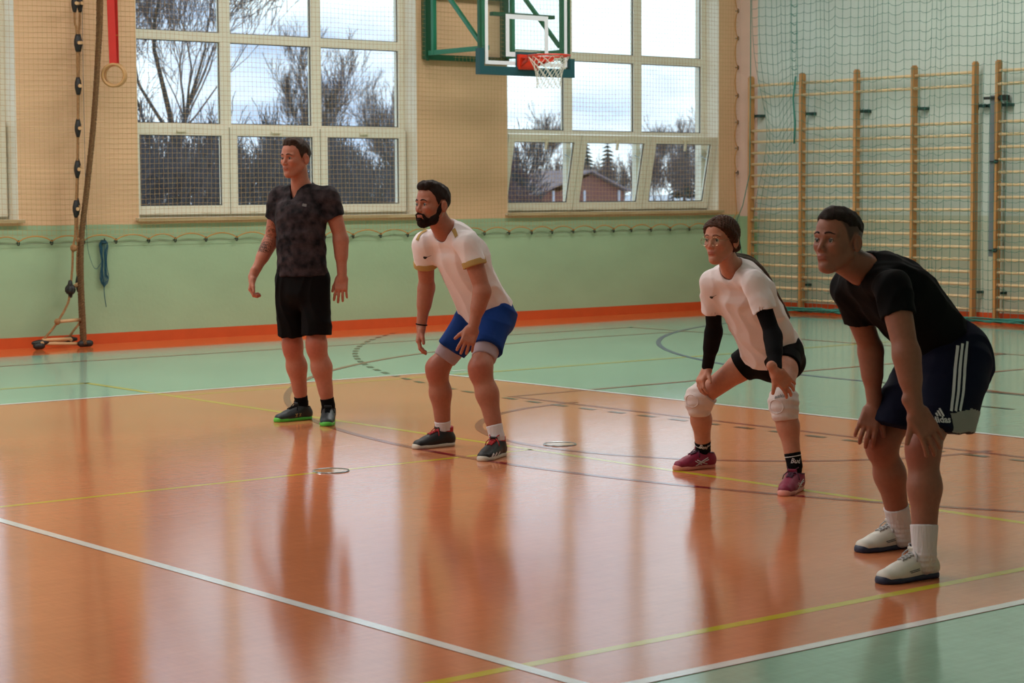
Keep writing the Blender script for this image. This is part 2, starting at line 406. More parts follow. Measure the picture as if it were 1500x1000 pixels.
def np_mesh(name, V, F, m, smooth=False):
    me = bpy.data.meshes.new(name); V = np.asarray(V, np.float32); F = np.asarray(F, np.int32); k = F.shape[1]
    me.vertices.add(len(V)); me.vertices.foreach_set('co', V.ravel())
    me.loops.add(F.size); me.loops.foreach_set('vertex_index', F.ravel())
    me.polygons.add(len(F)); me.polygons.foreach_set('loop_start', np.arange(len(F), dtype=np.int32) * k)
    try: me.polygons.foreach_set('loop_total', np.full(len(F), k, np.int32))
    except Exception: pass
    if smooth: me.polygons.foreach_set('use_smooth', np.ones(len(F), bool))
    me.update(calc_edges=True); me.materials.append(m); return me

M_netY = mat('net_cord_straw', (196, 160, 104), .8)
M_ropeO = mat('rope_orange', (206, 142, 62), .75, var=.1)
M_hook = mat('hook_black', (30, 34, 28), .4)
M_wire = mat('wire_grey', (112, 120, 104), .5)
NY = WY - .075
root = thing('window_net', 'fine straw-coloured safety net stretched over the windows and peach piers', 'net', (10.7, NY, 1.05))
def wav(x, z): return .012 * np.sin(2.1 * x + .7 * z) + .008 * np.sin(5.3 * x - 1.3 * z + 1)
polys = []
zz = np.linspace(1.075, 4.7, 30)
xx = np.linspace(3.2, 17.385, 160)
for i in range(284):
    x = 3.2 + i * .05
    polys.append(np.stack([x + .006 * np.sin(zz * 2 + x), NY + wav(x, zz), zz - .0], 1))
for k in range(73):
    z = 1.09 + k * .05
    polys.append(np.stack([xx, NY + wav(xx, z), z + .006 * np.sin(xx * 1.7 + z * 2) + .004 * np.sin(xx * 6 + z)], 1))
V, F = strands(polys, .0016)
o = link('net_mesh', np_mesh('net_mesh', V - np.array([10.7, NY, 1.05]), F, M_netY), root); o['kind'] = 'stuff'
hx = [3.4 + i * .36 for i in range(12)] + [7.618, 7.968, 8.31, 8.662, 9.028, 9.332] + [9.69 + i * .365 for i in range(10)] + [13.323, 13.683, 14.018, 14.328, 14.654, 14.986, 15.29, 15.577, 15.902, 16.221, 16.546, 16.87, 17.2]
RO = np.array([10.7, NY, 1.05])
pts = []
for a, b in zip(hx[:-1], hx[1:]):
    for t in np.linspace(0, 1, 8)[:-1]: pts.append((a + (b - a) * t, WY - .05, 1.032 + .05 * math.sin(PI * t) ** .7))
pts.append((hx[-1], WY - .05, 1.032)); pts += [(17.37, WY - .05, 1.2), (17.33, WY - .05, 1.711)]
vz = [1.711, 2.02, 2.345, 2.678, 3.03, 3.394, 3.734, 4.08, 4.4, 4.7]
for a, b in zip(vz[:-1], vz[1:]):
    for t in np.linspace(0, 1, 8)[1:]: pts.append((17.385 - .05 * math.sin(PI * t) ** .7, WY - .05, a + (b - a) * t))
link('border_rope', MB().tube(pts, .0055, 5).mesh('border_rope', M_ropeO, True, RO), root)
link('wire', MB().tube([(3.2, WY - .035, 1.015), (17.25, WY - .035, 1.005)], .0022, 4).mesh('wire', M_wire, False, RO), root)
hk = MB().tube([(.011 * math.cos(a), 0, .024 * math.sin(a)) for a in np.linspace(0, 2 * PI, 11)[:-1]], .0055, 5, closed=True)
hk.bar((0, 0, 0), (0, .045, 0), .008, .008)
hm = hk.mesh('hook', M_hook)
for x in hx: link('hook', hm, root, tuple(np.array((x, WY - .048, 1.02)) - RO))
for z in vz: link('hook', hm, root, tuple(np.array((17.388, WY - .048, z)) - RO))

# green net in front of the wall bars
M_netG = mat('net_cord_green', (52, 128, 112), .75)
GX = WX - .21
root = thing('curtain_net', 'wide green safety net hanging in folds in front of the wall bars', 'net', (GX, 6.5, 0))
y0, cell = 8.93, .105
ys = [y0]
while ys[-1] > 3.2: ys.append(ys[-1] - cell * (.72 + .35 * math.sin(ys[-1] * 3.1) ** 2))
ys = np.array(ys); zs = np.arange(0.06, 6.2, .108)
Yn, Zn = np.meshgrid(ys, zs, indexing='ij')
ph = np.cumsum(np.r_[0, np.full(len(ys) - 1, .9)])
Xn = GX + .035 * np.sin(ph * .8)[:, None] * np.ones_like(Zn) + .012 * np.sin(Zn * 1.3 + ph[:, None])
Yd = Yn + .012 * np.sin(Zn * 1.1 + ph[:, None] * .7)
Zd = Zn + .012 * np.sin(ph * 1.9)[:, None] + .010 * rng_.standard_normal(len(ys))[:, None]
# pulled towards the tie on the second post
dy = (Yn - 8.15)
w = np.clip(dy / .8, 0, 1) * np.exp(-((Zn - 2.2) / .75) ** 2)
Yd = Yd - .35 * dy * w * (dy > 0)
Zd = Zd + .34 * w * np.sin(np.clip(dy / .8, 0, 1) * PI) * -1 + .12 * np.exp(-(dy / .25) ** 2) * np.exp(-((Zn - 2.3) / .5) ** 2)
# left edge hangs inwards at the bottom
polys = []
for i in range(len(ys)): polys.append(np.stack([Xn[i], Yd[i], Zd[i]], 1))
for k in range(len(zs)):
    P = np.stack([Xn[:, k], Yd[:, k], Zd[:, k]], 1); mid = (P[:-1] + P[1:]) / 2; mid[:, 2] -= .012
    Q = np.empty((len(P) * 2 - 1, 3)); Q[0::2] = P; Q[1::2] = mid; polys.append(Q)
V, F = strands(polys, .0028)
RG = np.array([GX, 6.5, 0])
o = link('net_mesh', np_mesh('net_mesh', V - RG, F, M_netG), root); o['kind'] = 'stuff'
# double cord and lacing of the seam, and the selvedge cord
mb = MB()
for dyy in (-.045, .045):
    mb.tube([(GX - .02 + .01 * math.sin(z * 3), 8.19 + dyy * (1 if z > 2.9 else max(.2, (z - 2.3) / .6)) , z) for z in np.linspace(2.75, 6.2, 20)], .005, 4)
for z in np.arange(2.95, 6.2, .108): mb.tube([(GX - .02, 8.13 + .05 * rng_.random(), z), (GX - .025, 8.19, z - .015), (GX - .02, 8.24, z + .012)], .005, 4)
link('seam_cord', mb.mesh('seam_cord', M_netG, False, RG), root)
mb = MB().tube([(GX - .01, 8.93, 6.2), (GX - .01, 8.94, 3.0), (GX - .01, 8.95, 1.7), (GX, 9.08, 1.3), (GX + .02, 9.2, 1.12), (GX + .02, 9.16, .9), (GX + .02, 9.1, .62), (GX + .03, 9.06, .1)], .006, 5)
mb.tube([(GX - .03, 8.16, 2.86), (GX - .05, 8.18, 2.6), (GX - .05, 8.15, 2.3), (GX - .04, 8.17, 2.05)], .012, 5)
link('selvedge_cord', mb.mesh('selvedge_cord', M_netG, True, RG), root)
# net piled on the floor
polys = []
for i in range(150):
    y = 9.1 - rng_.random() * 6; L = .2 + .3 * rng_.random(); t = np.linspace(0, 1, 9)
    polys.append(np.stack([GX - .05 + .07 * np.sin(t * 5 + i) + .03 * rng_.standard_normal(), y + (t - .5) * L * 2 + .03 * np.sin(t * 11 + i), .018 + .045 * rng_.random() * np.sin(t * PI) + .012 * rng_.random()], 1))
V, F = strands(polys, .007, 4)
o = link('net_heap', np_mesh('net_heap', V - RG, F, M_netG), root); o['kind'] = 'stuff'

# ================================================================== WALL BARS
M_wood = mat('beech_varnished', (198, 142, 82), .38, var=.22, vscale=5, stretch=(6, 6, .6))
M_rung = mat('rung_wood', (234, 204, 156), .35, var=.12, vscale=9)
M_steelg = mat('bracket_dark_green', (36, 66, 62), .45, metal=.3)
M_steel = mat('steel_grey', (112, 120, 122), .45, metal=.1)
RZ = [2.64, 2.786 - .0] + [.147 + .1387 * i for i in range(16)]
def wall_bars(label, posts):
    yc = sum(posts) / len(posts)
    r = thing('wall_bars', label, 'wall bars', (WX - .12, yc, 0), 'wooden wall bars along the right wall')
    for y in posts:
        mb = MB().box(-.05, .035, y - yc - .0165, y - yc + .0165, .02, 2.89)
        mb.box(-.035, .02, y - yc - .015, y - yc + .015, 2.89, 2.905)
        obj('post', mb, M_wood, r)
        b = obj('bracket', MB().box(.03, .118, y - yc - .12, y - yc - .018, 2.395, 2.43).box(.03, .04, y - yc - .018, y - yc + .0, 2.37, 2.45), M_steelg, r)
        obj('bracket', MB().box(.036, .118, y - yc - .05, y - yc - .018, .32, .35), M_steelg, r)
    n = 10
    for a, b in zip(posts[:-1], posts[1:]):
        L = abs(b - a) - .034; mb = MB()
        mb.v = []; 
        mb.tube([(0, -L / 2, 0), (0, L / 2, 0)], 1, n)
        mb.v = [(v[0] * .022, v[1], v[2] * .018) for v in mb.v]
        me = mb.mesh('rung', M_rung, True)
        for k, z in enumerate(RZ):
            o = link('rung', me, r, (-.028 if k == 0 else -.008, (a + b) / 2 - yc, z))
    return r
p = [9.02, 8.155, 7.285, 6.415, 5.545]
wall_bars('four-bay wooden wall bars reaching from the room corner, half covered by green net', p)
wall_bars('wooden wall bars right of the grey steel rail, cut by the right picture edge', [5.225, 4.355, 3.485])
r = thing('wall_rail', 'narrow grey steel rail upright in the gap between the two wall bar units', 'rail', (WX - .09, 5.30, .74))
obj('rail', MB().box(-.05, .05, -.03, .03, 0, 1.78), M_steel, r)
obj('clamp', MB().box(-.06, .05, -.16, -.1, 1.72, 1.78).box(-.075, -.06, -.17, .1, 1.735, 1.765), M_hook, r)
for z in (.07, 1.05): obj('clamp', MB().tube([(-.075, -.09, z), (-.10, -.09, z)], .025, 10).box(-.078, -.06, -.1, .01, z - .008, z + .008), M_hook, r)
obj('bracket', MB().box(.03, .088, -.03, .20, 1.655, 1.69), M_steelg, r)

# ================================================================== CLIMBING ROPES, ROPE LADDER, RINGS
def bp(u, v, ax, val):
    """point of the plane axis=val that the photograph shows at (u, v)"""
    d = CM.T @ np.array([(u - 750) / FPX, (500 - v) / FPX, 1.]); t = (val - CAM[ax]) / d[ax]; return CAM + t * d
M_hemp = mat('hemp_rope', (168, 124, 80), .9, var=.3, vscale=60, bump=.6, bscale=180)
M_hempd = mat('manila_rope_dark', (120, 88, 54), .9, var=.3, vscale=60, bump=.6, bscale=180)
M_ladw = mat('ladder_wood', (206, 164, 118), .5, var=.1)
M_black = mat('black_rubber', (26, 24, 24), .55)
def smooth_path(pts, n=8):
    P = np.array(pts, float); out = []
    for i in range(len(P) - 1):
        p0, p1, p2, p3 = P[max(i - 1, 0)], P[i], P[i + 1], P[min(i + 2, len(P) - 1)]
        for t in np.linspace(0, 1, n, endpoint=False):
            out.append(.5 * (2 * p1 + (p2 - p0) * t + (2 * p0 - 5 * p1 + 4 * p2 - p3) * t * t + (3 * p1 - p0 - 3 * p2 + p3) * t ** 3))
    out.append(P[-1]); return np.array(out)
def laid_rope(mb, pts, r, n=3, pitch=.09):
    """three-strand laid rope: strands wound round the centre line"""
    P = smooth_path(pts, 8); d = np.r_[0, np.cumsum(np.linalg.norm(np.diff(P, axis=0), axis=1))]
    m = max(8, int(d[-1] / pitch * 7)); s = np.linspace(0, d[-1], m)
    P = np.stack([np.interp(s, d, P[:, k]) for k in range(3)], 1)
    T = np.gradient(P, axis=0); T /= np.linalg.norm(T, axis=1)[:, None]
    ref = np.array([.9, .1, .1]); x = np.cross(T, ref); x /= np.linalg.norm(x, axis=1)[:, None]; y = np.cross(T, x)
    for k in range(n):
        a = 2 * PI * (s / pitch + k / n)
        mb.tube(P + (np.cos(a)[:, None] * x + np.sin(a)[:, None] * y) * r * .48, r * .56, 5)
LY = WY - .26
ro = bp(112, 500, 1, LY); RO = np.array([ro[0], LY, 0])
lad = thing('rope_ladder', 'rope ladder with wooden rungs and black rung clamps hanging beside the left window', 'ladder', tuple(RO))
A = [(109, -260), (109, 5), (112, 40), (113, 63), (114, 126), (114, 188), (113, 248), (111, 306), (110, 345), (107, 362), (106, 392), (103, 423), (99, 445), (84, 472), (70, 490), (59, 502)]
B_ = [(118, -260), (117, 5), (116, 40), (116, 63), (115, 126), (114.5, 186), (114, 245), (113, 303), (114, 345), (114, 362), (113, 392), (115, 415), (117, 440), (117.5, 469), (107, 485), (100, 496)]
PA = [bp(u, v, 1, LY) for u, v in A]; PB = [bp(u, v, 1, LY + .13) for u, v in B_]
for P in (PA, PB):
    mb = MB(); laid_rope(mb, P, .0125, pitch=.06)
    link('side_rope', mb.mesh('side_rope', M_hemp, True, RO), lad)
def clamp_mesh():
    mb = MB(); mb.tube([(0, 0, -.085), (0, 0, -.06), (0, 0, -.018), (0, 0, .018), (0, 0, .06), (0, 0, .085)], [.015, .022, .031, .031, .022, .015], 10)
    return mb.mesh('rung_clamp', M_black, True)
cm = clamp_mesh()
em = MB().tube([(0, 0, 0), (0, -.012, 0)], .017, 12).mesh('rung_end', M_ladw)
for i in (1, 3, 4, 5, 6, 7, 11, 15):
    a = PA[i]; b = PB[i]
    if i == 15: b = bp(101, 497, 1, LY + .13)
    link('rung', MB().tube([a, b], .0165, 10).mesh('rung', M_ladw, True, RO), lad)
    for q in (a, b):
        c = link('rung_clamp', cm, lad, tuple(q - RO))
        if i == 15: c.rotation_euler = (0, PI / 2, 0)
        link('rung_end', em, c, (0, -.036, 0))
# lower rungs that stand open, knots of the side ropes
for (u1, v1, u2, v2) in ((84, 471, 118, 468), (60, 503, 124, 506), (62, 498, 104, 496)):
    a = bp(u1, v1, 1, LY); b = bp(u2, v2, 1, LY); a[2] = max(a[2], .03); b[2] = max(b[2], .03)
    link('rung', MB().tube([a, b], .0165, 10).mesh('rung', M_ladw, True, RO), lad)
for (u, v, s) in ((108, 363, .03), (84, 471, .026), (115, 352, .022), (103, 424, .045)):
    c = bp(u, v, 1, LY - .01); mb = MB()
    for k in range(3):
        ax = k * PI / 3
        mb.tube([c + s * np.array([math.cos(t) * math.cos(ax), math.cos(t) * math.sin(ax), math.sin(t)]) * .7 for t in np.linspace(0, 2 * PI, 12)[:-1]], s * .55, 6, closed=True)
    link('knot', mb.mesh('knot', M_black if s > .04 else M_hemp, True, RO), lad)
for (u, v) in ((57, 504), (128, 505), (122, 507)):
    c = bp(u, v, 1, LY - .03); c[2] = .036; mb = MB(); mb.tube([c - [.055, 0, 0], c - [.03, 0, 0], c + [.03, 0, 0], c + [.055, 0, 0]], [.018, .034, .034, .02], 10)
    link('rung_clamp', mb.mesh('rung_clamp', M_black, True, RO), lad)
for j, (lab, dx) in enumerate((('thick climbing rope, its front strand nearest the rings, ending on the floor', 0), ('thick climbing rope hidden mostly behind the front one, beside the rope ladder', 1))):
    Y = LY - .05 + .07 * j
    if j == 0: pp = [(149, -260), (148, 0), (144, 90), (138, 180), (129, 270), (122, 330), (119.5, 372), (120, 420), (122.5, 470), (124, 502)]
    else: pp = [(145, -260), (144.5, 0), (142, 90), (136, 180), (127, 270), (120, 330), (117, 372), (117, 420), (119, 470), (121, 500)]
    P = [bp(u, v, 1, Y) for u, v in pp]; P[-1][2] = .03
    mb = MB(); laid_rope(mb, P, .0235, pitch=.075)
    org = np.array([P[-1][0], Y, 0])
    o = link('climbing_rope', mb.mesh('climbing_rope', M_hempd, True, org)); o.location = org; tag(o, lab, 'rope', 'climbing ropes')
# rings on red straps
M_strap = mat('strap_red', (206, 40, 30), .6, var=.05)
M_ring = mat('ring_wood', (196, 150, 96), .35, var=.1)
for j, (u, Y, dz, lab) in enumerate(((166, WY - .32, 0, 'wooden gymnastic ring on a red strap, the front one, nearer the camera'), (169.5, WY - .22, .0, 'wooden gymnastic ring on a red strap, tucked behind the front ring'))):
    c = bp(u, 110, 1, Y); r = thing('gymnastic_ring', lab, 'gymnastic ring', tuple(c), 'pair of hanging rings')
    ang = .55 + .25 * j
    ring = [(.105 * math.cos(t) * math.cos(ang), -.105 * math.cos(t) * math.sin(ang), .105 * math.sin(t)) for t in np.linspace(0, 2 * PI, 41)[:-1]]
    obj('ring', MB().tube(ring, .0145, 10, closed=True), M_ring, r, True)
    tl = bp(u - 4 - j * 0 + (1 if j else -1), -10, 1, Y) - c
    d = tl / np.linalg.norm(tl)
    hw = .036; sx = np.array([math.cos(ang + PI * 0), -math.sin(ang), 0])
    sb = MB()
    a = np.array([0, 0, .088]); bpt = np.array([tl[0] * 4.0, 0, 3.7])
    for s0, s1 in ((a, a + (bpt - a) * .08), (a + (bpt - a) * .08, bpt)):
        off = np.array([sx[1], -sx[0], 0]) * .0035
        sb.add([s0 - sx * hw - off, s0 + sx * hw - off, s1 + sx * hw - off, s1 - sx * hw - off, s0 - sx * hw + off, s0 + sx * hw + off, s1 + sx * hw + off, s1 - sx * hw + off],
               [(0, 1, 2, 3), (7, 6, 5, 4), (0, 4, 5, 1), (1, 5, 6, 2), (2, 6, 7, 3), (3, 7, 4, 0)])
    obj('strap', sb, M_strap, r)
    obj('stitching', MB().obox(a + np.array([0, 0, .30]) + np.array([sx[1], -sx[0], 0]) * .004, (sx, (sx[1], -sx[0], 0), (0, 0, 1)), hw * .9, .0012, .004), M_ropeO, r)
# blue cord coil on the wall
M_cord = mat('cord_blue', (28, 82, 104), .7)
c = bp(151, 352, 1, WY - .03); cc = MB()
for k in range(7):
    w = .018 + .006 * k; h = .42 + .05 * ((k * 37) % 5) / 5
    loop = [c + np.array([w * math.sin(t) * (1 if k % 2 else .6) + .004 * k * math.sin(3 * t), -.004 * k * .5, -h / 2 + h / 2 * math.cos(t)]) for t in np.linspace(0, 2 * PI, 26)[:-1]]
    cc.tube(loop, .0038, 4, closed=True)
cc.tube(smooth_path([c + np.array([0, -.02, -.3]), c + np.array([-.01, -.02, -.5]), c + np.array([.012, -.015, -.66])]), .004, 4)
cc.tube([c + np.array([.03 * math.cos(t), -.01 + .02 * math.sin(t), -.03 + .01 * t / 6]) for t in np.linspace(0, 18, 60)], .0042, 4)
cc.tube(smooth_path([c + np.array([-.03, -.01, -.22]), c + np.array([-.09, -.01, -.28]), c + np.array([-.15, -.03, -.2]), c + np.array([-.2, -.05, .0]), c + np.array([-.23, -.1, .6]), c + np.array([-.24, -.12, 1.6]), c + np.array([-.235, -.12, 2.4])]), .0028, 4)
o = link('cord_coil', cc.mesh('cord_coil', M_cord, True, c)); o.location = c; tag(o, 'coil of thin blue cord hung on the green wall beside the climbing ropes', 'cord')
obj('wall_hook', MB().bar((0, .028, 0), (0, -.03, 0), .01, .01).bar((0, -.03, -.005), (0, -.03, .02), .01, .01), M_hook, o)

# ================================================================== BASKETBALL BACKBOARD
M_green = mat('steel_green', (22, 116, 84), .4)
M_dgreen = mat('steel_dark_green', (16, 78, 48), .45)
M_pad = mat('edge_padding_teal', (20, 74, 80), .55)
M_wline = mat('board_line_white', (225, 228, 232), .4)
M_rimr = mat('rim_orange_red', (208, 52, 24), .35)
M_netw = mat('hoop_net_cord', (226, 220, 204), .8)
BY = 8.12
hoop = thing('basketball_hoop', 'basketball backboard of clear glass with orange rim on a green wall frame', 'basketball hoop', (13.06, WY, 3.0))
HO = np.array([13.06, WY, 3.0])
def part(name, mb, m, parent=hoop, smooth=False):
    return link(name, mb.mesh(name, m, smooth, HO), parent)
mb = MB()
for x in (12.52, 13.63): mb.bar((x, WY - .05, 2.96), (x, WY - .05, 4.35), .07, .08)
for z in (2.98, 3.68, 4.3): mb.bar((12.5, WY - .05, z), (13.65, WY - .05, z), .06, .06)
part('wall_frame', mb, M_dgreen)
for x in (12.52, 13.63):
    mb = MB(); y0_, y1_ = WY - .09, BY + .10
    mb.bar((x, y0_ - .02, 3.02), (x, y1_ - .04, 3.02), .04, .05); mb.bar((x, y0_ - .02, 3.95), (x, y1_, 3.95), .04, .05)
    mb.bar((x, y0_ - .10, 3.0), (x, y0_ - .10, 3.95), .045, .045); mb.bar((x, y1_ + .05, 2.98), (x, y1_ + .05, 3.97), .045, .045)
    mb.bar((x, y0_ - .12, 3.50 + .35), (x, y1_ + .09, 3.08), .035, .04)
    part('swing_arm', mb, M_green)
    part('hinge', MB().tube([(x, y0_ + .02, 2.94), (x, y0_ + .02, 3.08)], .022, 8).tube([(x, y1_ + .03, 2.90), (x, y1_ + .03, 3.0)], .016, 8), M_dgreen)
bx0, bx1, bz0, bz1 = 12.37, 13.63, 2.765, 3.82
part('board_frame', MB().box(bx0, bx0 + .03, BY + .01, BY + .05, bz0, bz1).box(bx1 - .03, bx1, BY + .01, BY + .05, bz0, bz1).box(bx0, bx1, BY + .01, BY + .05, bz1 - .03, bz1).box(bx0 + .2, bx1 - .2, BY + .03, BY + .09, 3.36, 3.40), M_dgreen)
part('backboard', MB().box(bx0 + .02, bx1 - .02, BY - .006, BY + .006, bz0 + .02, bz1 - .02), M_glass)
mb = MB(); frame_rect(mb, bx0 + .06, bx1 - .06, bz0 + .075, bz1 - .03, .04, BY - .008, BY - .0065)
part('board_line', mb, M_wline)
mb = MB(); frame_rect(mb, 12.71, 13.30, 2.93, 3.38, .05, BY - .0095, BY - .0082)
part('target_line', mb, M_wline)
mb = MB().box(bx0 - .03, bx1 + .03, BY - .03, BY + .045, bz0 - .035, bz0 + .055)
mb.box(bx0 - .03, bx0 + .03, BY - .03, BY + .045, bz0 + .055, bz0 + .24); mb.box(bx1 - .03, bx1 + .03, BY - .03, BY + .045, bz0 + .055, bz0 + .17)
part('edge_padding', mb, M_pad)
rc0 = np.array([12.99, BY - .39, 2.925])
mb = MB().tube([rc0 + np.array([.225 * math.cos(t), .225 * math.sin(t), 0]) for t in np.linspace(0, 2 * PI, 37)[:-1]], .010, 8, closed=True)
mb.bar(rc0 + [-.08, .22, -.005], rc0 + [-.08, .38, -.005], .05, .012).bar(rc0 + [.08, .22, -.005], rc0 + [.08, .38, -.005], .05, .012)
mb.bar(rc0 + [-.16, .16, -.03], rc0 + [-.09, .37, -.09], .02, .03).bar(rc0 + [.16, .16, -.03], rc0 + [.09, .37, -.09], .02, .03)
mb.box(rc0[0] - .13, rc0[0] + .13, BY - .05, BY - .012, rc0[2] - .13, rc0[2] + .03)
mb.add([rc0 + np.array([.225 * math.cos(t), .225 * math.sin(t), z]) for z in (-.008, -.05) for t in np.linspace(.2 * PI, .8 * PI, 10)], [(i, i + 1, i + 11, i + 10) for i in range(9)])
rim = part('rim', mb, M_rimr, hoop, False)
part('mount_plate', MB().box(rc0[0] - .15, rc0[0] + .15, BY - .012, BY - .0098, rc0[2] - .15, rc0[2] + .06), M_pad)
polys = []
N12 = 12; lv = [0, .055, .11, .165, .22, .275, .33]; rr = [.222, .19, .162, .145, .135, .132, .135]
for s in range(N12):
    for sg in (-1, 1):
        P = []
        for k, (z, r) in enumerate(zip(lv, rr)):
            a = 2 * PI * (s + sg * .5 * (k % 2) + (0 if sg > 0 else 0)) / N12 + sg * 0
            a = 2 * PI * (s + sg * .5 * k) / N12
            P.append(rc0 + np.array([r * math.cos(a), r * math.sin(a), -z - .008]))
        polys.append(P)
V, F = strands(polys, .0032, 4)
link('hoop_net', np_mesh('hoop_net', V - HO, F, M_netw), hoop)

# ================================================================== OUTSIDE
M_snow = mat('snow_and_dead_grass', (196, 202, 212), .9, var=.3, vscale=.35)
M_bark = mat('bark_grey_brown', (74, 66, 62), .9, var=.2, vscale=3)
M_twig = mat('twigs_brown', (104, 92, 92), .9)
M_twigd = mat('twigs_dark', (82, 78, 84), .9)
M_need = mat('spruce_needles', (44, 58, 56), .9)
V = []; nx, ny = 24, 24
gx = np.linspace(-20, 330, nx); gy = np.r_[np.linspace(WY + .5, 60, 10), np.linspace(75, 330, 14)]
gz = lambda x, y: np.interp(y, [10, 22, 40, 90, 330], [-.3, .35, .5, .55, .8]) + .1 * np.sin(x * .21) * np.sin(y * .17)
for y in gy:
    for x in gx: V.append((x, y, float(gz(x, y))))
F = [(j * nx + i, j * nx + i + 1, (j + 1) * nx + i + 1, (j + 1) * nx + i) for j in range(len(gy) - 1) for i in range(nx - 1)]
gm_ = bpy.data.meshes.new('snowy_ground'); gm_.from_pydata(V, [], F); gm_.materials.append(M_snow)
g = link('ground', gm_); g['kind'] = 'structure'

def grow(seed, h, levels=5, spread=.5, trunk_r=.16, n0=3, up=.35, ratio=.74, lean=(0, 0), twig=.008, kids=(2, 3), start=.25):
    """bare branching tree: list of (points, radii) for wood and for twigs"""
    R = random.Random(seed); big = []; fine = []
    def br(p, d, L, r, lv):
        n = 4; P = [p.copy()]; rad = [r]; dd = d.copy()
        for i in range(n):
            dd = dd + np.array([R.gauss(0, .13), R.gauss(0, .13), R.gauss(.02, .1) + up * .08]); dd /= np.linalg.norm(dd)
            P.append(P[-1] + dd * L / n); rad.append(max(twig, r * (1 - .5 * (i + 1) / n)))
        (big if lv < 2 else fine).append((P, rad))
        if lv >= levels: return
        k = R.randint(*kids) + (n0 if lv == 0 else 0)
        for j in range(k):
            t = R.uniform(start if lv == 0 else .2, 1); i = min(int(t * n), n - 1); q = P[i] + (P[i + 1] - P[i]) * (t * n - i)
            a = R.uniform(0, 2 * PI); s = R.uniform(.45, 1) * spread
            x = np.cross(dd, [0.3, .2, 1]); x /= np.linalg.norm(x) + 1e-6; y = np.cross(dd, x)
            nd = dd * math.cos(s) + (x * math.cos(a) + y * math.sin(a)) * math.sin(s) + np.array([0, 0, up * .4]); nd /= np.linalg.norm(nd)
            br(q, nd, L * ratio * R.uniform(.75, 1.1), max(twig, r * (1 - .5 * t) * .62), lv + 1)
        br(P[-1], dd, L * ratio, rad[-1], lv + 1)
    br(np.zeros(3), np.array([lean[0], lean[1], 1.]), h * .34, trunk_r, 0)
    return big, fine
def tubes(list_, n):
    """all branches at once; every branch has five points"""
    P = np.array([p for p, _ in list_]); R_ = np.array([r for _, r in list_]); B, m = R_.shape
    T = np.gradient(P, axis=1); T /= np.linalg.norm(T, axis=2)[..., None] + 1e-9
    ref = np.where(np.abs(T[:, :1, 2:]) < .8, [[[0, 0, 1.]]], [[[1., 0, 0]]]); x = np.cross(T, np.broadcast_to(ref, T.shape)); x /= np.linalg.norm(x, axis=2)[..., None] + 1e-9; y = np.cross(T, x)
    a = 2 * PI * np.arange(n) / n
    V = P[:, :, None] + R_[:, :, None, None] * (np.cos(a)[:, None] * x[:, :, None] + np.sin(a)[:, None] * y[:, :, None])
    i = np.arange(m - 1)[:, None] * n; k = np.arange(n)[None]; l = (k + 1) % n
    F = np.stack([i + k, i + l, i + n + l, i + n + k], -1).reshape(-1, 4)
    F = (F[None] + (np.arange(B) * m * n)[:, None, None]).reshape(-1, 4)
    return V.reshape(-1, 3), F
protos = {}
def tree(name, label, cat, x, y, key, sc=1, rz=0, group=None, mats=None, **kw):
    if key not in protos:
        big, fine = grow(**kw)
        a = np_mesh('trunk', *tubes(big, 6), M_bark, True); b = np_mesh('twigs', *tubes(fine, 3), mats or M_twig)
        protos[key] = (a, b)
    r = thing(name, label, cat, (x, y, float(gz(x, y)) - .08), group); r.scale = (sc, sc, sc); r.rotation_euler = (0, 0, rz)
    link('trunk', protos[key][0], r); o = link('twigs', protos[key][1], r); return r
tree('bare_tree', 'tall bare tree with long slanting branches filling the left panes of the left window', 'tree', 29.6, 45, 'A', 1, .6,
     seed=11, h=13.5, levels=6, spread=.72, trunk_r=.15, n0=4, kids=(2, 3), twig=.008, ratio=.76, start=.15, up=.35)
tree('bare_tree', 'bare tree behind the slanting one, at the left edge of the left window', 'tree', 31.2, 58, 'A2', 1, 2.4, 'bare trees outside',
     seed=5, h=13, levels=6, spread=.65, trunk_r=.14, n0=4, kids=(2, 3), twig=.009, ratio=.77, start=.15)
tree('bare_tree', 'round-crowned bare bush-like tree in the middle panes of the left window', 'tree', 40.5, 54, 'B', .95, 0,
     seed=21, h=7.6, levels=6, spread=.6, trunk_r=.07, n0=6, kids=(2, 3), twig=.0075, ratio=.72, start=.05, up=.5)
tree('bare_tree', 'bare bushy tree leaning right in the right panes of the left window', 'tree', 46.6, 57, 'B2', .80, 1.0,
     seed=8, h=7.6, levels=6, spread=.58, trunk_r=.07, n0=6, kids=(2, 3), twig=.0075, ratio=.72, start=.05, lean=(.3, 0), up=.4)
tree('bare_tree', 'small fine-twigged tree with a round crown behind the shed in the right window', 'tree', 96.2, 108, 'C', 1.38, 0,
     seed=33, h=6.0, levels=6, spread=.55, trunk_r=.05, n0=3, kids=(2, 3), twig=.0055, ratio=.70, start=.35, up=.35)
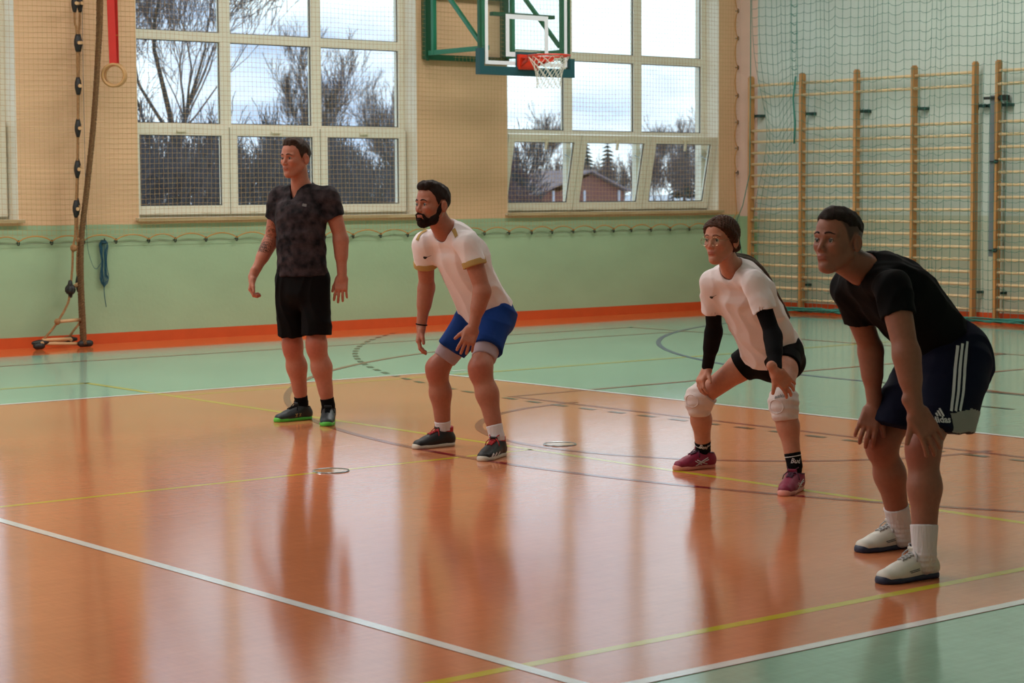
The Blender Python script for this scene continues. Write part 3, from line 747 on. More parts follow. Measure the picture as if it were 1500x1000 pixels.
# brushwood: nobody could count the bushes of the thicket
brush = dict(levels=4, spread=.5, trunk_r=.03, n0=6, kids=(2, 3), ratio=.74, start=.0, up=.3, twig=.009)
BP = [tubes(sum(grow(seed=40 + k, h=3.6, **brush), []), 3) for k in range(4)]
def thicket(name, label, spots, m):
    V = []; F = []; off = 0
    for i, (x, y, sc) in enumerate(spots):
        v, f = BP[i % 4]; a = i * 1.7; R_ = np.array([[math.cos(a), -math.sin(a), 0], [math.sin(a), math.cos(a), 0], [0, 0, 1]])
        V.append((v @ R_.T) * sc + [x, y, float(gz(x, y)) - .05]); F.append(f + off); off += len(v)
    V = np.concatenate(V); o_ = np.array([V[:, 0].mean(), V[:, 1].mean(), .3])
    o = link(name, np_mesh(name, V - o_, np.concatenate(F), m)); o.location = o_; tag(o, label, 'bushes', None, 'stuff')
sp_ = []
for y, a0, a1, st, sc in ((24, 20, 760, 26, .62), (30, 0, 780, 24, .74), (40, -60, 790, 20, .98)):
    for i, u in enumerate(range(a0, a1, st)):
        yy = y + (i % 3) * .8; q = bp(u, 300, 1, yy); sp_.append((q[0], yy, sc * (.85 + .1 * ((i * 7) % 4)) * (1 if u < 500 else .85)))
thicket('thicket', 'dense grey-brown thicket of bare bushes behind the lower panes of the left window', sp_, M_twigd)
sp_ = []
for i, u in enumerate(range(690, 1150, 9)):
    yy = 104 + (i % 4) * 4; q = bp(u, 290, 1, yy); sp_.append((q[0], yy, (.98 if u > 790 else .86) + .12 * (i % 3) + (.35 if u > 940 else 0)))
thicket('hedge', 'brown bare hedge low behind the tilted panes of the right window', sp_, M_twig)
for i, (u, s, lab) in enumerate(((958, .95, 'leftmost of the three thin bare trees above the hedge in the right window'), (985, 1.1, 'tallest thin bare tree above the hedge, in the right-hand pane of the right window'), (1012, .9, 'thin bare tree at the far right edge of the right window'), (850, .62, 'low bare tree left of the spruces in the right window'), (757, .8, 'faint bare tree at the left edge of the right window'))):
    yy = 126 + 5 * (i % 2); q = bp(u, 290, 1, yy); tree('bare_tree', lab, 'tree', q[0], yy, 'C', s * 1.45, i)
def spruce(u, y, h, label):
    p_ = bp(u, 290, 1, y); r = thing('spruce_tree', label, 'tree', (p_[0], y, float(gz(p_[0], y))), None)
    obj('trunk', MB().tube([(0, 0, 0), (0, 0, h)], [.12, .02], 6), M_bark, r)
    R = random.Random(int(u)); mb = MB(); nl = 16
    for k in range(nl):
        z = h * (.12 + .86 * k / nl); L = h * .26 * (1 - k / nl) ** .8 + .08; m = 11
        for j in range(m):
            a = 2 * PI * (j + R.random() * .7) / m; l = L * R.uniform(.75, 1.1); dx, dy = math.cos(a), math.sin(a)
            w = l * .22; zt = z - l * .35
            mb.add([(0, 0, z + .12), (dx * l * .55 - dy * w, dy * l * .55 + dx * w, z - l * .22), (dx * l, dy * l, zt), (dx * l * .55 + dy * w, dy * l * .55 - dx * w, z - l * .22), (dx * l * .5, dy * l * .5, z - l * .05)],
                   [(0, 1, 4), (1, 2, 4), (2, 3, 4), (3, 0, 4), (0, 3, 1), (1, 3, 2)])
    obj('foliage', mb, M_need, r); return r
spruce(890, 120, 5.9, 'taller dark spruce seen through the middle tilted pane of the right window')
spruce(860, 126, 5.8, 'dark spruce just left of the taller spruce in the right window')
spruce(1002, 122, 5.9, 'slim dark spruce beyond the hedge at the right end of the right window')
# shed with a snow-dusted roof
M_shed = mat('shed_red_brown_boards', (128, 82, 74), .8, var=.15); M_roof = mat('shed_roof_grey_pink', (126, 112, 116), .8, var=.2, vscale=2)
M_trim = mat('shed_trim_pale', (196, 196, 206), .7)
sh = thing('shed', 'low red-brown shed with grey gabled roof outside the right window', 'building', (90.5, 100, .5))
def gable(mb, x0, x1, y0, y1, z0, ze, zr, ov=.35):
    pass
obj('wall', MB().box(-3.0, 4.4, -2.5, 2.5, 0, 1.0).add([(-1.6, -2.5, 1.0), (4.4, -2.5, 1.0), (1.4, -2.5, 2.2), (-1.6, 2.5, 1.0), (4.4, 2.5, 1.0), (1.4, 2.5, 2.2)], [(0, 1, 2), (3, 5, 4), (0, 2, 5, 3), (1, 4, 5, 2), (0, 3, 4, 1)]), M_shed, sh)
mb = MB(); mb.bar((-4.0, 0, .8), (1.0, 0, 2.46), 6, .12, up=(0, 0, 1)); mb.bar((1.0, 0, 2.46), (4.6, 0, 1.05), 6, .12)
obj('roof', mb, M_roof, sh)
for xx_ in (-2.2, .6, 3.8): obj('corner_board', MB().box(xx_, xx_ + .16, -2.62, -2.5, 0, 1.1), M_trim, sh)

# ================================================================== FIGURES: smooth implicit surfaces
def unit(v): v = np.asarray(v, float); return v / (np.linalg.norm(v) + 1e-12)
class Sdf:
    def __init__(s): s.ops = []
    def _a(s, fn, lo, hi, k, mode): s.ops.append((fn, np.asarray(lo, float), np.asarray(hi, float), k, mode)); return s
    def rc(s, a, b, ra, rb, k=.02, sq=None, mode='add'):
        """tapered limb from a to b; sq=(axis, factor) makes it factor times thinner along the axis"""
        a = np.array(a, float); b = np.array(b, float); d = b - a; dd = d @ d + 1e-12
        def fn(P):
            q = P - a; t = np.clip(q @ d / dd, 0, 1); e = q - t[..., None] * d
            if sq is not None: e = e + (e @ sq[0])[..., None] * (sq[1] - 1) * sq[0]
            return np.sqrt((e * e).sum(-1)) - (ra + (rb - ra) * t)
        r = max(ra, rb); return s._a(fn, np.minimum(a, b) - r, np.maximum(a, b) + r, k, mode)
    def el(s, c, ax, r, k=.02, mode='add'):
        c = np.array(c, float); A = np.array(ax, float); r = np.array(r, float)
        def fn(P):
            q = (P - c) @ A.T; k0 = np.sqrt(((q / r) ** 2).sum(-1)); k1 = np.sqrt(((q / r ** 2) ** 2).sum(-1)) + 1e-9
            return k0 * (k0 - 1) / k1
        e = (np.abs(A.T) @ r); return s._a(fn, c - e, c + e, k, mode)
    def chain(s, st, L, k=.02, mode='add', p=2.0):
        """body of elliptical sections: st = [(centre, half width along L, half depth)]"""
        st = [(np.array(c, float), w, d) for c, w, d in st]; L = unit(L)
        def fn(P):
            out = None
            for (c0, w0, d0), (c1, w1, d1) in zip(st[:-1], st[1:]):
                d = c1 - c0; dd = d @ d; u = d / math.sqrt(dd); q = P - c0; t0 = q @ d / dd; t = np.clip(t0, 0, 1)
                Lp = unit(L - (L @ u) * u); D = np.cross(u, Lp)
                e = q - t[..., None] * d; w = w0 + (w1 - w0) * t; dp = d0 + (d1 - d0) * t
                ax = e @ u; m = np.minimum(w, dp)
                r = (np.abs(e @ Lp / w) ** p + np.abs(e @ D / dp) ** p + np.abs(ax / m) ** p) ** (1 / p)
                f = (r - 1) * m
                out = f if out is None else np.minimum(out, f)
            return out
        lo = np.min([c for c, _, _ in st], 0); hi = np.max([c for c, _, _ in st], 0); r = max(max(w, d) for _, w, d in st)
        return s._a(fn, lo - r, hi + r, k, mode)
    def box(s, c, ax, h, rad=.005, k=.01, mode='add'):
        c = np.array(c, float); A = np.array(ax, float); h = np.array(h, float) - rad
        def fn(P):
            q = np.abs((P - c) @ A.T) - h
            return np.sqrt((np.maximum(q, 0) ** 2).sum(-1)) + np.minimum(q.max(-1), 0) - rad
        e = np.abs(A.T) @ (h + rad); return s._a(fn, c - e, c + e, k, mode)
    def cut(s, p, n, k=.004):
        """keep only the side of the plane that n points away from"""
        p = np.array(p, float); n = unit(n)
        return s._a(lambda P: (P - p) @ n, [0] * 3, [0] * 3, k, 'cut')
    def cutfn(s, fn, k=.003): return s._a(fn, [0] * 3, [0] * 3, k, 'cut')
    def disp(s, fn): return s._a(fn, [0] * 3, [0] * 3, 0, 'disp')
    def copy(s): n = Sdf(); n.ops = list(s.ops); return n
    def mesh(s, h):
        lo = np.min([o[1] for o in s.ops if o[4] == 'add'], 0) - 4 * h; hi = np.max([o[2] for o in s.ops if o[4] == 'add'], 0) + 4 * h
        lo = np.floor(lo / h) * h
        n = np.ceil((hi - lo) / h).astype(int) + 1
        D = np.full(n, .5, np.float32)
        ax = [lo[i] + h * np.arange(n[i]) for i in range(3)]
        for fn, a, b, k, mode in s.ops:
            if mode in ('add', 'sub'):
                pad = k + 3 * h
                i0 = np.clip(((a - pad - lo) / h).astype(int), 0, n); i1 = np.clip(((b + pad - lo) / h).astype(int) + 1, 0, n)
                if np.any(i1 <= i0): continue
                sl = tuple(slice(i0[i], i1[i]) for i in range(3))
                P = np.stack(np.meshgrid(*[ax[i][sl[i]] for i in range(3)], indexing='ij'), -1)
                f = fn(P).astype(np.float32); d = D[sl]
                if mode == 'add':
                    if k > 0: hh = np.maximum(k - np.abs(d - f), 0) / k; D[sl] = np.minimum(d, f) - hh * hh * k * .25
                    else: D[sl] = np.minimum(d, f)
                else:
                    f = -f
                    if k > 0: hh = np.maximum(k - np.abs(d - f), 0) / k; D[sl] = np.maximum(d, f) + hh * hh * k * .25
                    else: D[sl] = np.maximum(d, f)
            else:
                m = np.nonzero(np.abs(D) < (.03 if mode == 'disp' else 1.0)) if mode == 'disp' else np.nonzero(D < .03)
                if not len(m[0]): continue
                P = np.stack([ax[i][m[i]] for i in range(3)], -1); f = fn(P).astype(np.float32); d = D[m]
                if mode == 'disp': D[m] = d + f
                else:
                    hh = np.maximum(k - np.abs(d - f), 0) / max(k, 1e-6); D[m] = np.maximum(d, f) + hh * hh * k * .25
        return nets(D, lo, h)
def nets(D, lo, h):
    S = D < 0; n = D.shape; m = tuple(x - 1 for x in n)
    cnt = np.zeros(m, np.int8)
    for a in (0, 1):
        for b in (0, 1):
            for c in (0, 1): cnt += S[a:a + m[0], b:b + m[1], c:c + m[2]]
    act = (cnt > 0) & (cnt < 8); I = np.argwhere(act)
    ids = np.full(m, -1, np.int32); ids[act] = np.arange(len(I))
    acc = np.zeros((len(I), 3)); num = np.zeros(len(I))
    cor = [(a, b, c) for a in (0, 1) for b in (0, 1) for c in (0, 1)]
    for o0 in cor:
        for ax in range(3):
            if o0[ax]: continue
            o1 = list(o0); o1[ax] = 1
            v0 = D[I[:, 0] + o0[0], I[:, 1] + o0[1], I[:, 2] + o0[2]]; v1 = D[I[:, 0] + o1[0], I[:, 1] + o1[1], I[:, 2] + o1[2]]
            x = (v0 < 0) != (v1 < 0); t = np.where(x, v0 / (v0 - v1 + 1e-20 * (v0 == v1)), 0)
            p = np.array(o0, float)[None].repeat(len(I), 0); p[:, ax] = t
            acc[x] += p[x]; num += x
    V = lo + h * (I + acc / num[:, None])
    F = []
    for ax in range(3):
        b, c = (ax + 1) % 3, (ax + 2) % 3
        s0 = [slice(1, m[i]) for i in range(3)]; s0[ax] = slice(0, m[ax]); s1 = list(s0); s1[ax] = slice(1, m[ax] + 1)
        A = S[tuple(s0)]; B = S[tuple(s1)]; E = np.argwhere(A != B)
        if not len(E): continue
        sign = A[E[:, 0], E[:, 1], E[:, 2]]
        off = np.ones(3, int); off[ax] = 0; E = E + off
        eb = np.zeros(3, int); eb[b] = 1; ec = np.zeros(3, int); ec[c] = 1
        g = lambda Q: ids[Q[:, 0], Q[:, 1], Q[:, 2]]
        q = np.stack([g(E - eb - ec), g(E - ec), g(E), g(E - eb)], 1)
        q[~sign] = q[~sign][:, ::-1]; F.append(q)
    F = np.concatenate(F)
    return V, F[(F >= 0).all(1)]
def smooth_v(V, F, it=1, lam=.5):
    for _ in range(it):
        acc = np.zeros_like(V); num = np.zeros(len(V))
        for i in range(4):
            np.add.at(acc, F[:, i], V[F[:, (i + 1) % 4]]); np.add.at(num, F[:, i], 1)
            np.add.at(acc, F[:, (i + 1) % 4], V[F[:, i]]); np.add.at(num, F[:, (i + 1) % 4], 1)
        V = V + lam * (acc / num[:, None] - V)
    return V
def merge(parts):
    V = []; F = []; o = 0
    for v, f in parts: V.append(v); F.append(f + o); o += len(v)
    return np.concatenate(V), np.concatenate(F)
def fig_obj(name, VF, m, parent, org, color=None):
    V, F = VF
    me = np_mesh(name, V - org, F, m, True)
    if color is not None:
        a = me.color_attributes.new('tint', 'FLOAT_COLOR', 'POINT'); c = np.ones((len(V), 4), np.float32); c[:, :3] = color(V); a.data.foreach_set('color', c.ravel())
    return link(name, me, parent)
class Surf:
    """lookup of a finished surface in world space, for things lying on it"""
    def __init__(s, *vfs):
        V, F = merge(vfs); s.V = V; s.b = BVHTree.FromPolygons([Vector(v) for v in V], F.tolist())
    def near(s, p):
        r = s.b.find_nearest(Vector(p)); return (np.array(r[0]), np.array(r[1])) if r[0] is not None else (np.array(p), np.array([0, 0, 1.]))
    def ray(s, u, v):
        d = CM.T @ np.array([(u - 750) / FPX, (500 - v) / FPX, 1.]); r = s.b.ray_cast(Vector(CAM), Vector(unit(d)))
        return (np.array(r[0]), np.array(r[1])) if r[0] is not None else None
def patch(surf, pts2, off=.002, step=None, orient=None):
    pass
def strip_on(mb, surf, pix, width, off=.002, n=24, taper=None):
    """flat band lying on a surface along a line given by the points where it shows"""
    P = np.array(pix, float); d = np.r_[0, np.cumsum(np.linalg.norm(np.diff(P, axis=0), axis=1))]; t = np.linspace(0, d[-1], n)
    H = [surf.ray(np.interp(s, d, P[:, 0]), np.interp(s, d, P[:, 1])) for s in t]
    k = [i for i, x in enumerate(H) if x is not None]
    if len(k) < 3: return
    C_ = np.array([H[i][0] for i in k]); N = np.array([H[i][1] for i in k]); s_ = np.array(k) / (n - 1)
    for _ in range(3): C_[1:-1] = (C_[:-2] + C_[1:-1] * 2 + C_[2:]) / 4; N[1:-1] = (N[:-2] + N[1:-1] * 2 + N[2:]) / 4
    T = np.gradient(C_, axis=0); S = np.cross(N, T); S /= np.linalg.norm(S, axis=1)[:, None] + 1e-9
    rows = []
    for j in range(len(C_)):
        w = width * (taper(s_[j]) if taper else 1) / 2; row = []
        for e in (-1, -.33, .33, 1):
            q, nn = surf.near(C_[j] + S[j] * e * w); row.append(q + unit(nn) * off)
        rows.append(row)
    v = [p for r in rows for p in r]; m = len(rows)
    mb.add(v, [(i * 4 + q, i * 4 + q + 1, i * 4 + 5 + q, i * 4 + 4 + q) for i in range(m - 1) for q in range(3)])
def text_on(mb, surf, s, u, v, h, right_px, off=.002, bold=0, font_shear=0):
    """letters lying on a surface; right_px = image direction of the baseline"""
    cu = bpy.data.curves.new('t', 'FONT'); cu.body = s; cu.size = 1; cu.align_x = 'CENTER'; cu.align_y = 'CENTER'; cu.offset = bold; cu.shear = font_shear; cu.resolution_u = 2
    o = bpy.data.objects.new('t', cu); me = bpy.data.meshes.new_from_object(o)
    hit = surf.ray(u, v); h2 = surf.ray(u + right_px[0] * 4, v + right_px[1] * 4)
    if hit and h2:
        N = unit(hit[1]); X = unit((h2[0] - hit[0]) - ((h2[0] - hit[0]) @ N) * N); Y = np.cross(N, X)
        vs = []
        for p in me.vertices:
            q = hit[0] + X * p.co.x * h + Y * p.co.y * h; c, nn = surf.near(q); vs.append(c + unit(nn) * off)
        mb.add(vs, [tuple(p.vertices) for p in me.polygons])
    bpy.data.objects.remove(o); bpy.data.curves.remove(cu); bpy.data.meshes.remove(me)

def frame(h, pitch=0, roll=0):
    """rows: forward, left, up for a heading in degrees (pitch > 0 looks up)"""
    h = math.radians(h); p = math.radians(pitch); r = math.radians(roll)
    f = np.array([math.cos(h) * math.cos(p), math.sin(h) * math.cos(p), math.sin(p)]); l = np.array([-math.sin(h), math.cos(h), 0]); u = np.cross(f, l)
    return np.array([f, l * math.cos(r) + u * math.sin(r), u * math.cos(r) - l * math.sin(r)])

def head_sdf(O, A, p):
    """O = centre of the head at eye level, A = frame rows; p = shape parameters"""
    w = p.get('w', 1.0); s = p.get('s', 1.0); S = Sdf()
    W_ = lambda x, y, z: O + s * (x * A[0] + y * w * A[1] + z * A[2])
    E = lambda c, r, k=.02, mode='add', ax=A: S.el(W_(*c), ax, np.array(r) * s * [1, w, 1], k * s, mode)
    R = lambda a, b, ra, rb, k=.015, mode='add', sq=None: S.rc(W_(*a), W_(*b), ra * s, rb * s, k * s, sq, mode)
    E((-.018, 0, .038), (.094, .076, .086), 0)                   # cranium
    E((.012, 0, .045), (.078, .066, .068), .03)                    # forehead
    E((.030, 0, -.028), (.058, .058, .074), .03)                   # face
    jw = p.get('jaw', 1.0)
    for y in (-1, 1):
        R((-.006, .052 * y * jw, -.045), (.052, .020 * y * jw, -.098), .021, .017, .03)   # jaw
        E((.054, .037 * y, -.018), (.028, .024, .022), .022)       # cheek bone
        R((.070, .046 * y, .026), (.084, .012 * y, .024), .009, .010, .014)  # brow ridge
    E((.064, 0, -.098), (.024, .022, .018), .025)                  # chin
    E((.072, 0, -.058), (.022, .028, .026), .02)                  # muzzle
    for y in (-1, 1):
        E((.094, .032 * y, .004), (.018, .018, .0125), .010, 'sub')  # eye sockets
        E((.068, .032 * y, .003), (.017, .0175, .0135), .004)          # lids
    nl = p.get('nose', 1.0)
    R((.082, 0, .012), (.082 + .022 * nl, 0, -.028), .0075, .0095, .012)
    for y in (-1, 1): E((.088 + .006 * nl, .012 * y, -.033), (.011, .007, .008), .006)
    E((.086, 0, -.038), (.012, .008, .006), .006)
    for y in (-1, 1): E((.099, .007 * y, -.041), (.005, .0035, .003), .002, 'sub')
    E((.089, 0, -.056), (.011, .023, .0055), .006); E((.087, 0, -.067), (.011, .021, .0065), .006)   # lips
    R((.101, -.02, -.0612), (.101, .02, -.0612), .0022, .0022, .003, 'sub')
    R((.092, -.014, -.078), (.092, .014, -.078), .006, .006, .01, 'sub')
    for y in (-1, 1):                                               # ears
        a = math.radians(14); ea = .45 * y; ex = np.array([A[0] * math.cos(ea) - A[1] * math.sin(ea), A[0] * math.sin(ea) + A[1] * math.cos(ea), A[2]])
        c = (-.018, .0835 * y, -.003)
        S.el(W_(*c), ex, np.array([.0185, .0075, .032]) * s, .004 * s)
        S.el(W_(-.020, .079 * y, -.024), ex, np.array([.010, .006, .012]) * s, .006 * s)
        S.el(W_(c[0] + .003, c[1] + .0085 * y, c[2] + .004), ex, np.array([.0105, .007, .020]) * s, .003 * s, 'sub')
    return S, W_

def hand_sdf(S, wr, d, n, left, curl=(20, 25, 20), spread=6, thumb=(38, 20), s=1.0, fist=None):
    """palm, four fingers and a thumb: wrist, pointing direction, palm normal"""
    d = unit(d); n = unit(np.array(n) - (np.array(n) @ d) * d); t = np.cross(n, d) * (1 if left else -1)   # t points to the thumb side
    P = lambda a, b, c: wr + s * (a * d + b * t + c * n)
    S.rc(wr - d * .04 * s, P(.02, 0, 0), .027 * s, .026 * s, .01, (n, 1.25))
    S.box(P(.052, 0, .002), (d, t, n), np.array([.045, .040, .014]) * s, .012 * s, .02)
    S.rc(P(.02, .022, .008), P(.06, .03, .008), .018 * s, .013 * s, .012)      # thumb ball
    S.rc(P(.02, -.022, .006), P(.07, -.026, .004), .015 * s, .011 * s, .012)
    fx = (.030, .0105, -.0105, -.0305); L = (.072, .080, .074, .058); base = (.092, .096, .092, .084)
    for i in range(4):
        c = curl if not isinstance(curl[0], tuple) else curl[i]
        a = 0; p = P(base[i] - .012, fx[i], 0); sp = math.radians(spread * (1.5 - i)); fd = math.cos(sp) * d + math.sin(sp) * t
        r = (.0098, .0098, .0094, .0084)[i] * s
        for j, seg in enumerate((.46, .30, .24)):
            a += math.radians(c[j]); v = fd * math.cos(a) + n * math.sin(a); l = (L[i] * seg + (.012 if j == 0 else 0)) * s
            q = p + v * l; S.rc(p, q, r, r * .93, .004 if j else .008); p = q; r *= .93
    ta, tb = (math.radians(x) for x in thumb)
    v = d * math.cos(ta) + t * math.sin(ta) * .9 + n * .25; v = unit(v); p = P(.028, .030, .006); q = p + v * .046 * s
    S.rc(p, q, .0135 * s, .0112 * s, .01); v2 = unit(v * math.cos(tb) + d * math.sin(tb) + n * .15); S.rc(q, q + v2 * .032 * s, .0112 * s, .009 * s, .004)
    return P

def limb(S, a, b, r0, r1, bulge=0, at=.3, dirn=None, k=.02):
    a = np.array(a, float); b = np.array(b, float)
    if bulge:
        m = a + (b - a) * at + (np.array(dirn) * bulge * .35 if dirn is not None else 0)
        rm = r0 + (r1 - r0) * at + bulge
        S.rc(a, m, r0, rm, k); S.rc(m, b, rm, r1, k)
    else: S.rc(a, b, r0, r1, k)

def shoe(parent, org, heel, toe, mats, z0=0.0, wid=.047, high=.085, tongue=True, style=None, ankle=None):
    """sneaker from heel and toe positions on the floor"""
    h = np.array([heel[0], heel[1], z0]); t = np.array([toe[0], toe[1], z0]); f = unit(t - h); L = np.linalg.norm(t - h); l = np.cross([0, 0, 1.], f); u = np.array([0, 0, 1.])
    P = lambda a, b, c: h + f * a * L + l * b + u * c
    S = Sdf()
    S.chain([(P(.135, 0, .040), wid * .84, .040), (P(.30, 0, .042), wid * .84, .040), (P(.52, 0, .038), wid * .92, .038), (P(.74, 0, .030), wid * 1.0, .032), (P(.885, 0, .026), wid * .80, .027)], l, .01)
    S.rc(P(.17, 0, .05), P(.23, 0, high + .004), .043, .044, .02, (l, 1.03)); S.rc(P(.26, 0, high - .012), P(.66, 0, .040), .038, .028, .03, (l, .95))
    if ankle is not None: S.rc(P(.2, 0, high), ankle, .034, .030, .02)
    S.cut(P(0, 0, .010), (0, 0, -1)); ctop = P(.2, 0, high + .008); S.cut(ctop, unit(u * 1 + f * -.12))
    up = S.mesh(.004)
    so = fig_obj('shoe', up, mats[0], parent, org)
    Q = Sdf()
    Q.chain([(P(.12, 0, .012), wid * .90, .03), (P(.30, 0, .012), wid * .88, .03), (P(.55, 0, .012), wid * .92, .03), (P(.76, 0, .012), wid * 1.06, .03), (P(.905, 0, .012), wid * .80, .03)], l, .01)
    Q.cut(P(0, 0, .0012), (0, 0, -1), .002); Q.cutfn(lambda X: ((X - P(0, 0, .024)) @ u) - np.clip(((X - P(.86, 0, 0)) @ f) / .03, 0, 1) * .006, .004)
    fig_obj('sole', Q.mesh(.004), mats[1], so, org)
    sf = Surf(up)
    mb = MB()
    for i in range(5):
        x0 = .36 + .062 * i; x1 = x0 + .05; w0 = .025
        for sg in (-1, 1):
            pts = []
            for q in np.linspace(0, 1, 7):
                c, nn = sf.near(P(x0 + (x1 - x0) * q, sg * w0 * (1 - 2 * q), .11)); pts.append(c + unit(nn) * .003)
            mb.tube(pts, .0034, 5)
    k, nn = sf.near(P(.37, 0, .12)); k = k + unit(nn) * .007
    for sg in (-1, 1):
        mb.tube([k + l * sg * .026 * math.sin(q) * (1.1) + u * .022 * math.sin(q * .9) + f * .012 * math.sin(2 * q) for q in np.linspace(0, PI, 9)], .003, 5)
        mb.tube([k, k + l * sg * .020 + f * .02 + u * .002, k + l * sg * .038 + f * .028 - u * .016, k + l * sg * .043 + f * .03 - u * .036], .003, 5)
    link('laces', mb.mesh('laces', mats[2], True, org), so)
    c0 = P(.235, 0, high + .0065)
    tm = MB().tube([c0 + .0455 * math.cos(a) * (f + .12 * u) + .044 * math.sin(a) * l for a in np.linspace(0, 2 * PI, 25)[:-1]], .0045, 6, closed=True)
    link('collar_trim', tm.mesh('collar_trim', mats[3] if len(mats) > 3 else mats[2], True, org), so)
    tg = Sdf(); tu = unit(u * .9 + f * .25); tg.box(P(.40, 0, high + .004), (unit(np.cross(l, tu)), l, tu), (.005, .024, .032), .004, 0)
    fig_obj('tongue', tg.mesh(.003), mats[0], so, org)
    return so, up, P
# ================================================================== PEOPLE
def vmat(name, rough=.5, **k): return mat(name, (255, 255, 255), rough, attr='tint', **k)
M_skin = vmat('skin', .48, var=.07, vscale=60, bump=.05, bscale=300, sss=.06)
M_eye = vmat('eye', .15)
M_hairD = mat('hair_dark_brown', (44, 31, 26), .6, var=.4, vscale=120, bump=.8, bscale=260)
M_hairB = mat('hair_brown', (66, 48, 38), .6, var=.4, vscale=120, bump=.8, bscale=260)
M_hairL = mat('hair_long_brown', (74, 46, 32), .45, var=.35, vscale=60, bump=.6, bscale=140, stretch=(1, 1, .25))
M_beard = mat('beard', (40, 27, 22), .8, var=.3, vscale=200, bump=.8, bscale=300)
M_camo = mat('shirt_floral_charcoal', (10, 10, 16), .8, var=1, vscale=18, bump=.1, bscale=40, rgb2=(64, 55, 58))
M_blk = mat('cloth_black', (5, 5, 6), .85, bump=.1, bscale=60)
M_blk2 = mat('cloth_black_shirt', (9, 9, 12), .85, bump=.12, bscale=40)
M_wht = mat('cloth_white', (232, 224, 226), .8, bump=.12, bscale=40)
M_gold = mat('cloth_gold', (178, 148, 92), .8)
M_blue = mat('cloth_royal_blue', (16, 54, 124), .75, bump=.15, bscale=40)
M_grey = mat('cloth_grey_mauve', (168, 152, 160), .8)
M_navy = mat('cloth_navy', (13, 17, 40), .8, bump=.12, bscale=40)
M_greyh = mat('cloth_grey_hem', (150, 146, 140), .8)
M_sockw = mat('sock_white_ribbed', (214, 210, 214), .9, bump=.5, bscale=120, stretch=(1, 1, .1))
M_pad_w = mat('knee_pad_white', (216, 204, 202), .75, bump=.2, bscale=60)
M_print_w = mat('print_white', (214, 214, 218), .6)
M_print_k = mat('print_black', (18, 18, 20), .6)
M_print_g = mat('print_grey', (120, 116, 116), .6)
M_gr_sole = mat('sole_green', (84, 190, 62), .5); M_sh_teal = mat('shoe_dark_teal', (26, 38, 42), .5, var=.2, vscale=40)
M_wsole = mat('sole_white', (206, 200, 186), .5); M_sh_black = mat('shoe_black', (20, 21, 24), .5)
M_red = mat('knit_red', (170, 24, 30), .75); M_mag = mat('shoe_magenta', (140, 26, 66), .55, var=.15, vscale=40)
M_psole = mat('sole_pink_white', (226, 150, 138), .5); M_lace_p = mat('lace_plum', (70, 24, 52), .7)
M_sh_white = mat('shoe_white', (216, 214, 206), .5, var=.05, vscale=30); M_nsole = mat('sole_navy', (24, 34, 66), .5)
M_lace_g = mat('lace_grey', (170, 170, 172), .7)
M_metal = mat('thin_metal', (190, 170, 140), .2, metal=1)

for m_ in (M_camo, M_blk, M_blk2, M_wht, M_gold, M_blue, M_grey, M_navy, M_greyh, M_sockw, M_pad_w):
    m_.node_tree.nodes['Principled BSDF'].inputs['Specular IOR Level'].default_value = .15
for m_ in (M_hairD, M_hairB, M_hairL, M_beard):
    m_.node_tree.nodes['Principled BSDF'].inputs['Specular IOR Level'].default_value = .12
M_skin.node_tree.nodes['Principled BSDF'].inputs['Specular IOR Level'].default_value = .35

def base_skin(P, c=(186, 128, 102)): return np.tile(np.array(lin(c), np.float32), (len(P), 1))
def blob(C_, P, c, r, col, s=1.0):
    d = np.linalg.norm(P - np.asarray(c), axis=1); w = (np.clip(1 - d / r, 0, 1) ** .7 * s)[:, None]
    w = np.clip(w * 1.6, 0, s) if s < 1 else np.clip(w * 1.6, 0, 1)
    return C_ * (1 - w) + np.array(lin(col)) * w

class Fig:
    def __init__(s, h, feet):
        s.h = math.radians(h); s.A = frame(h); s.fw, s.lt, s.up = s.A
        f = [bp(u, v, 2, 0) for u, v in feet]; s.R0 = (f[0] + f[1]) / 2; s.feet = f; s.j = {}
    def J(s, u, v, off):
        d = CM.T @ np.array([(u - 750) / FPX, (500 - v) / FPX, 1.]); t = (off - (CAM - s.R0) @ s.lt) / (d @ s.lt); return CAM + t * d
    def set(s, **k):
        for n, (u, v, o) in k.items(): s.j[n] = s.J(u, v, o)
    def frustum(s): pass

def wrinkle(dirs, amp, seed=0):
    R = np.random.default_rng(seed); K = [(R.standard_normal(3), R.uniform(0, 6)) for _ in range(4)]
    def fn(P):
        w = sum(np.sin(P @ k * 9 + p) for k, p in K)
        out = 0
        for d, f, a in dirs:
            x = np.sin(P @ np.array(d) * f * .5 + w * .75); out = out + a * (1.6 * np.abs(x) ** .8 - 1.0)
        return amp * 1.7 * out
    return fn

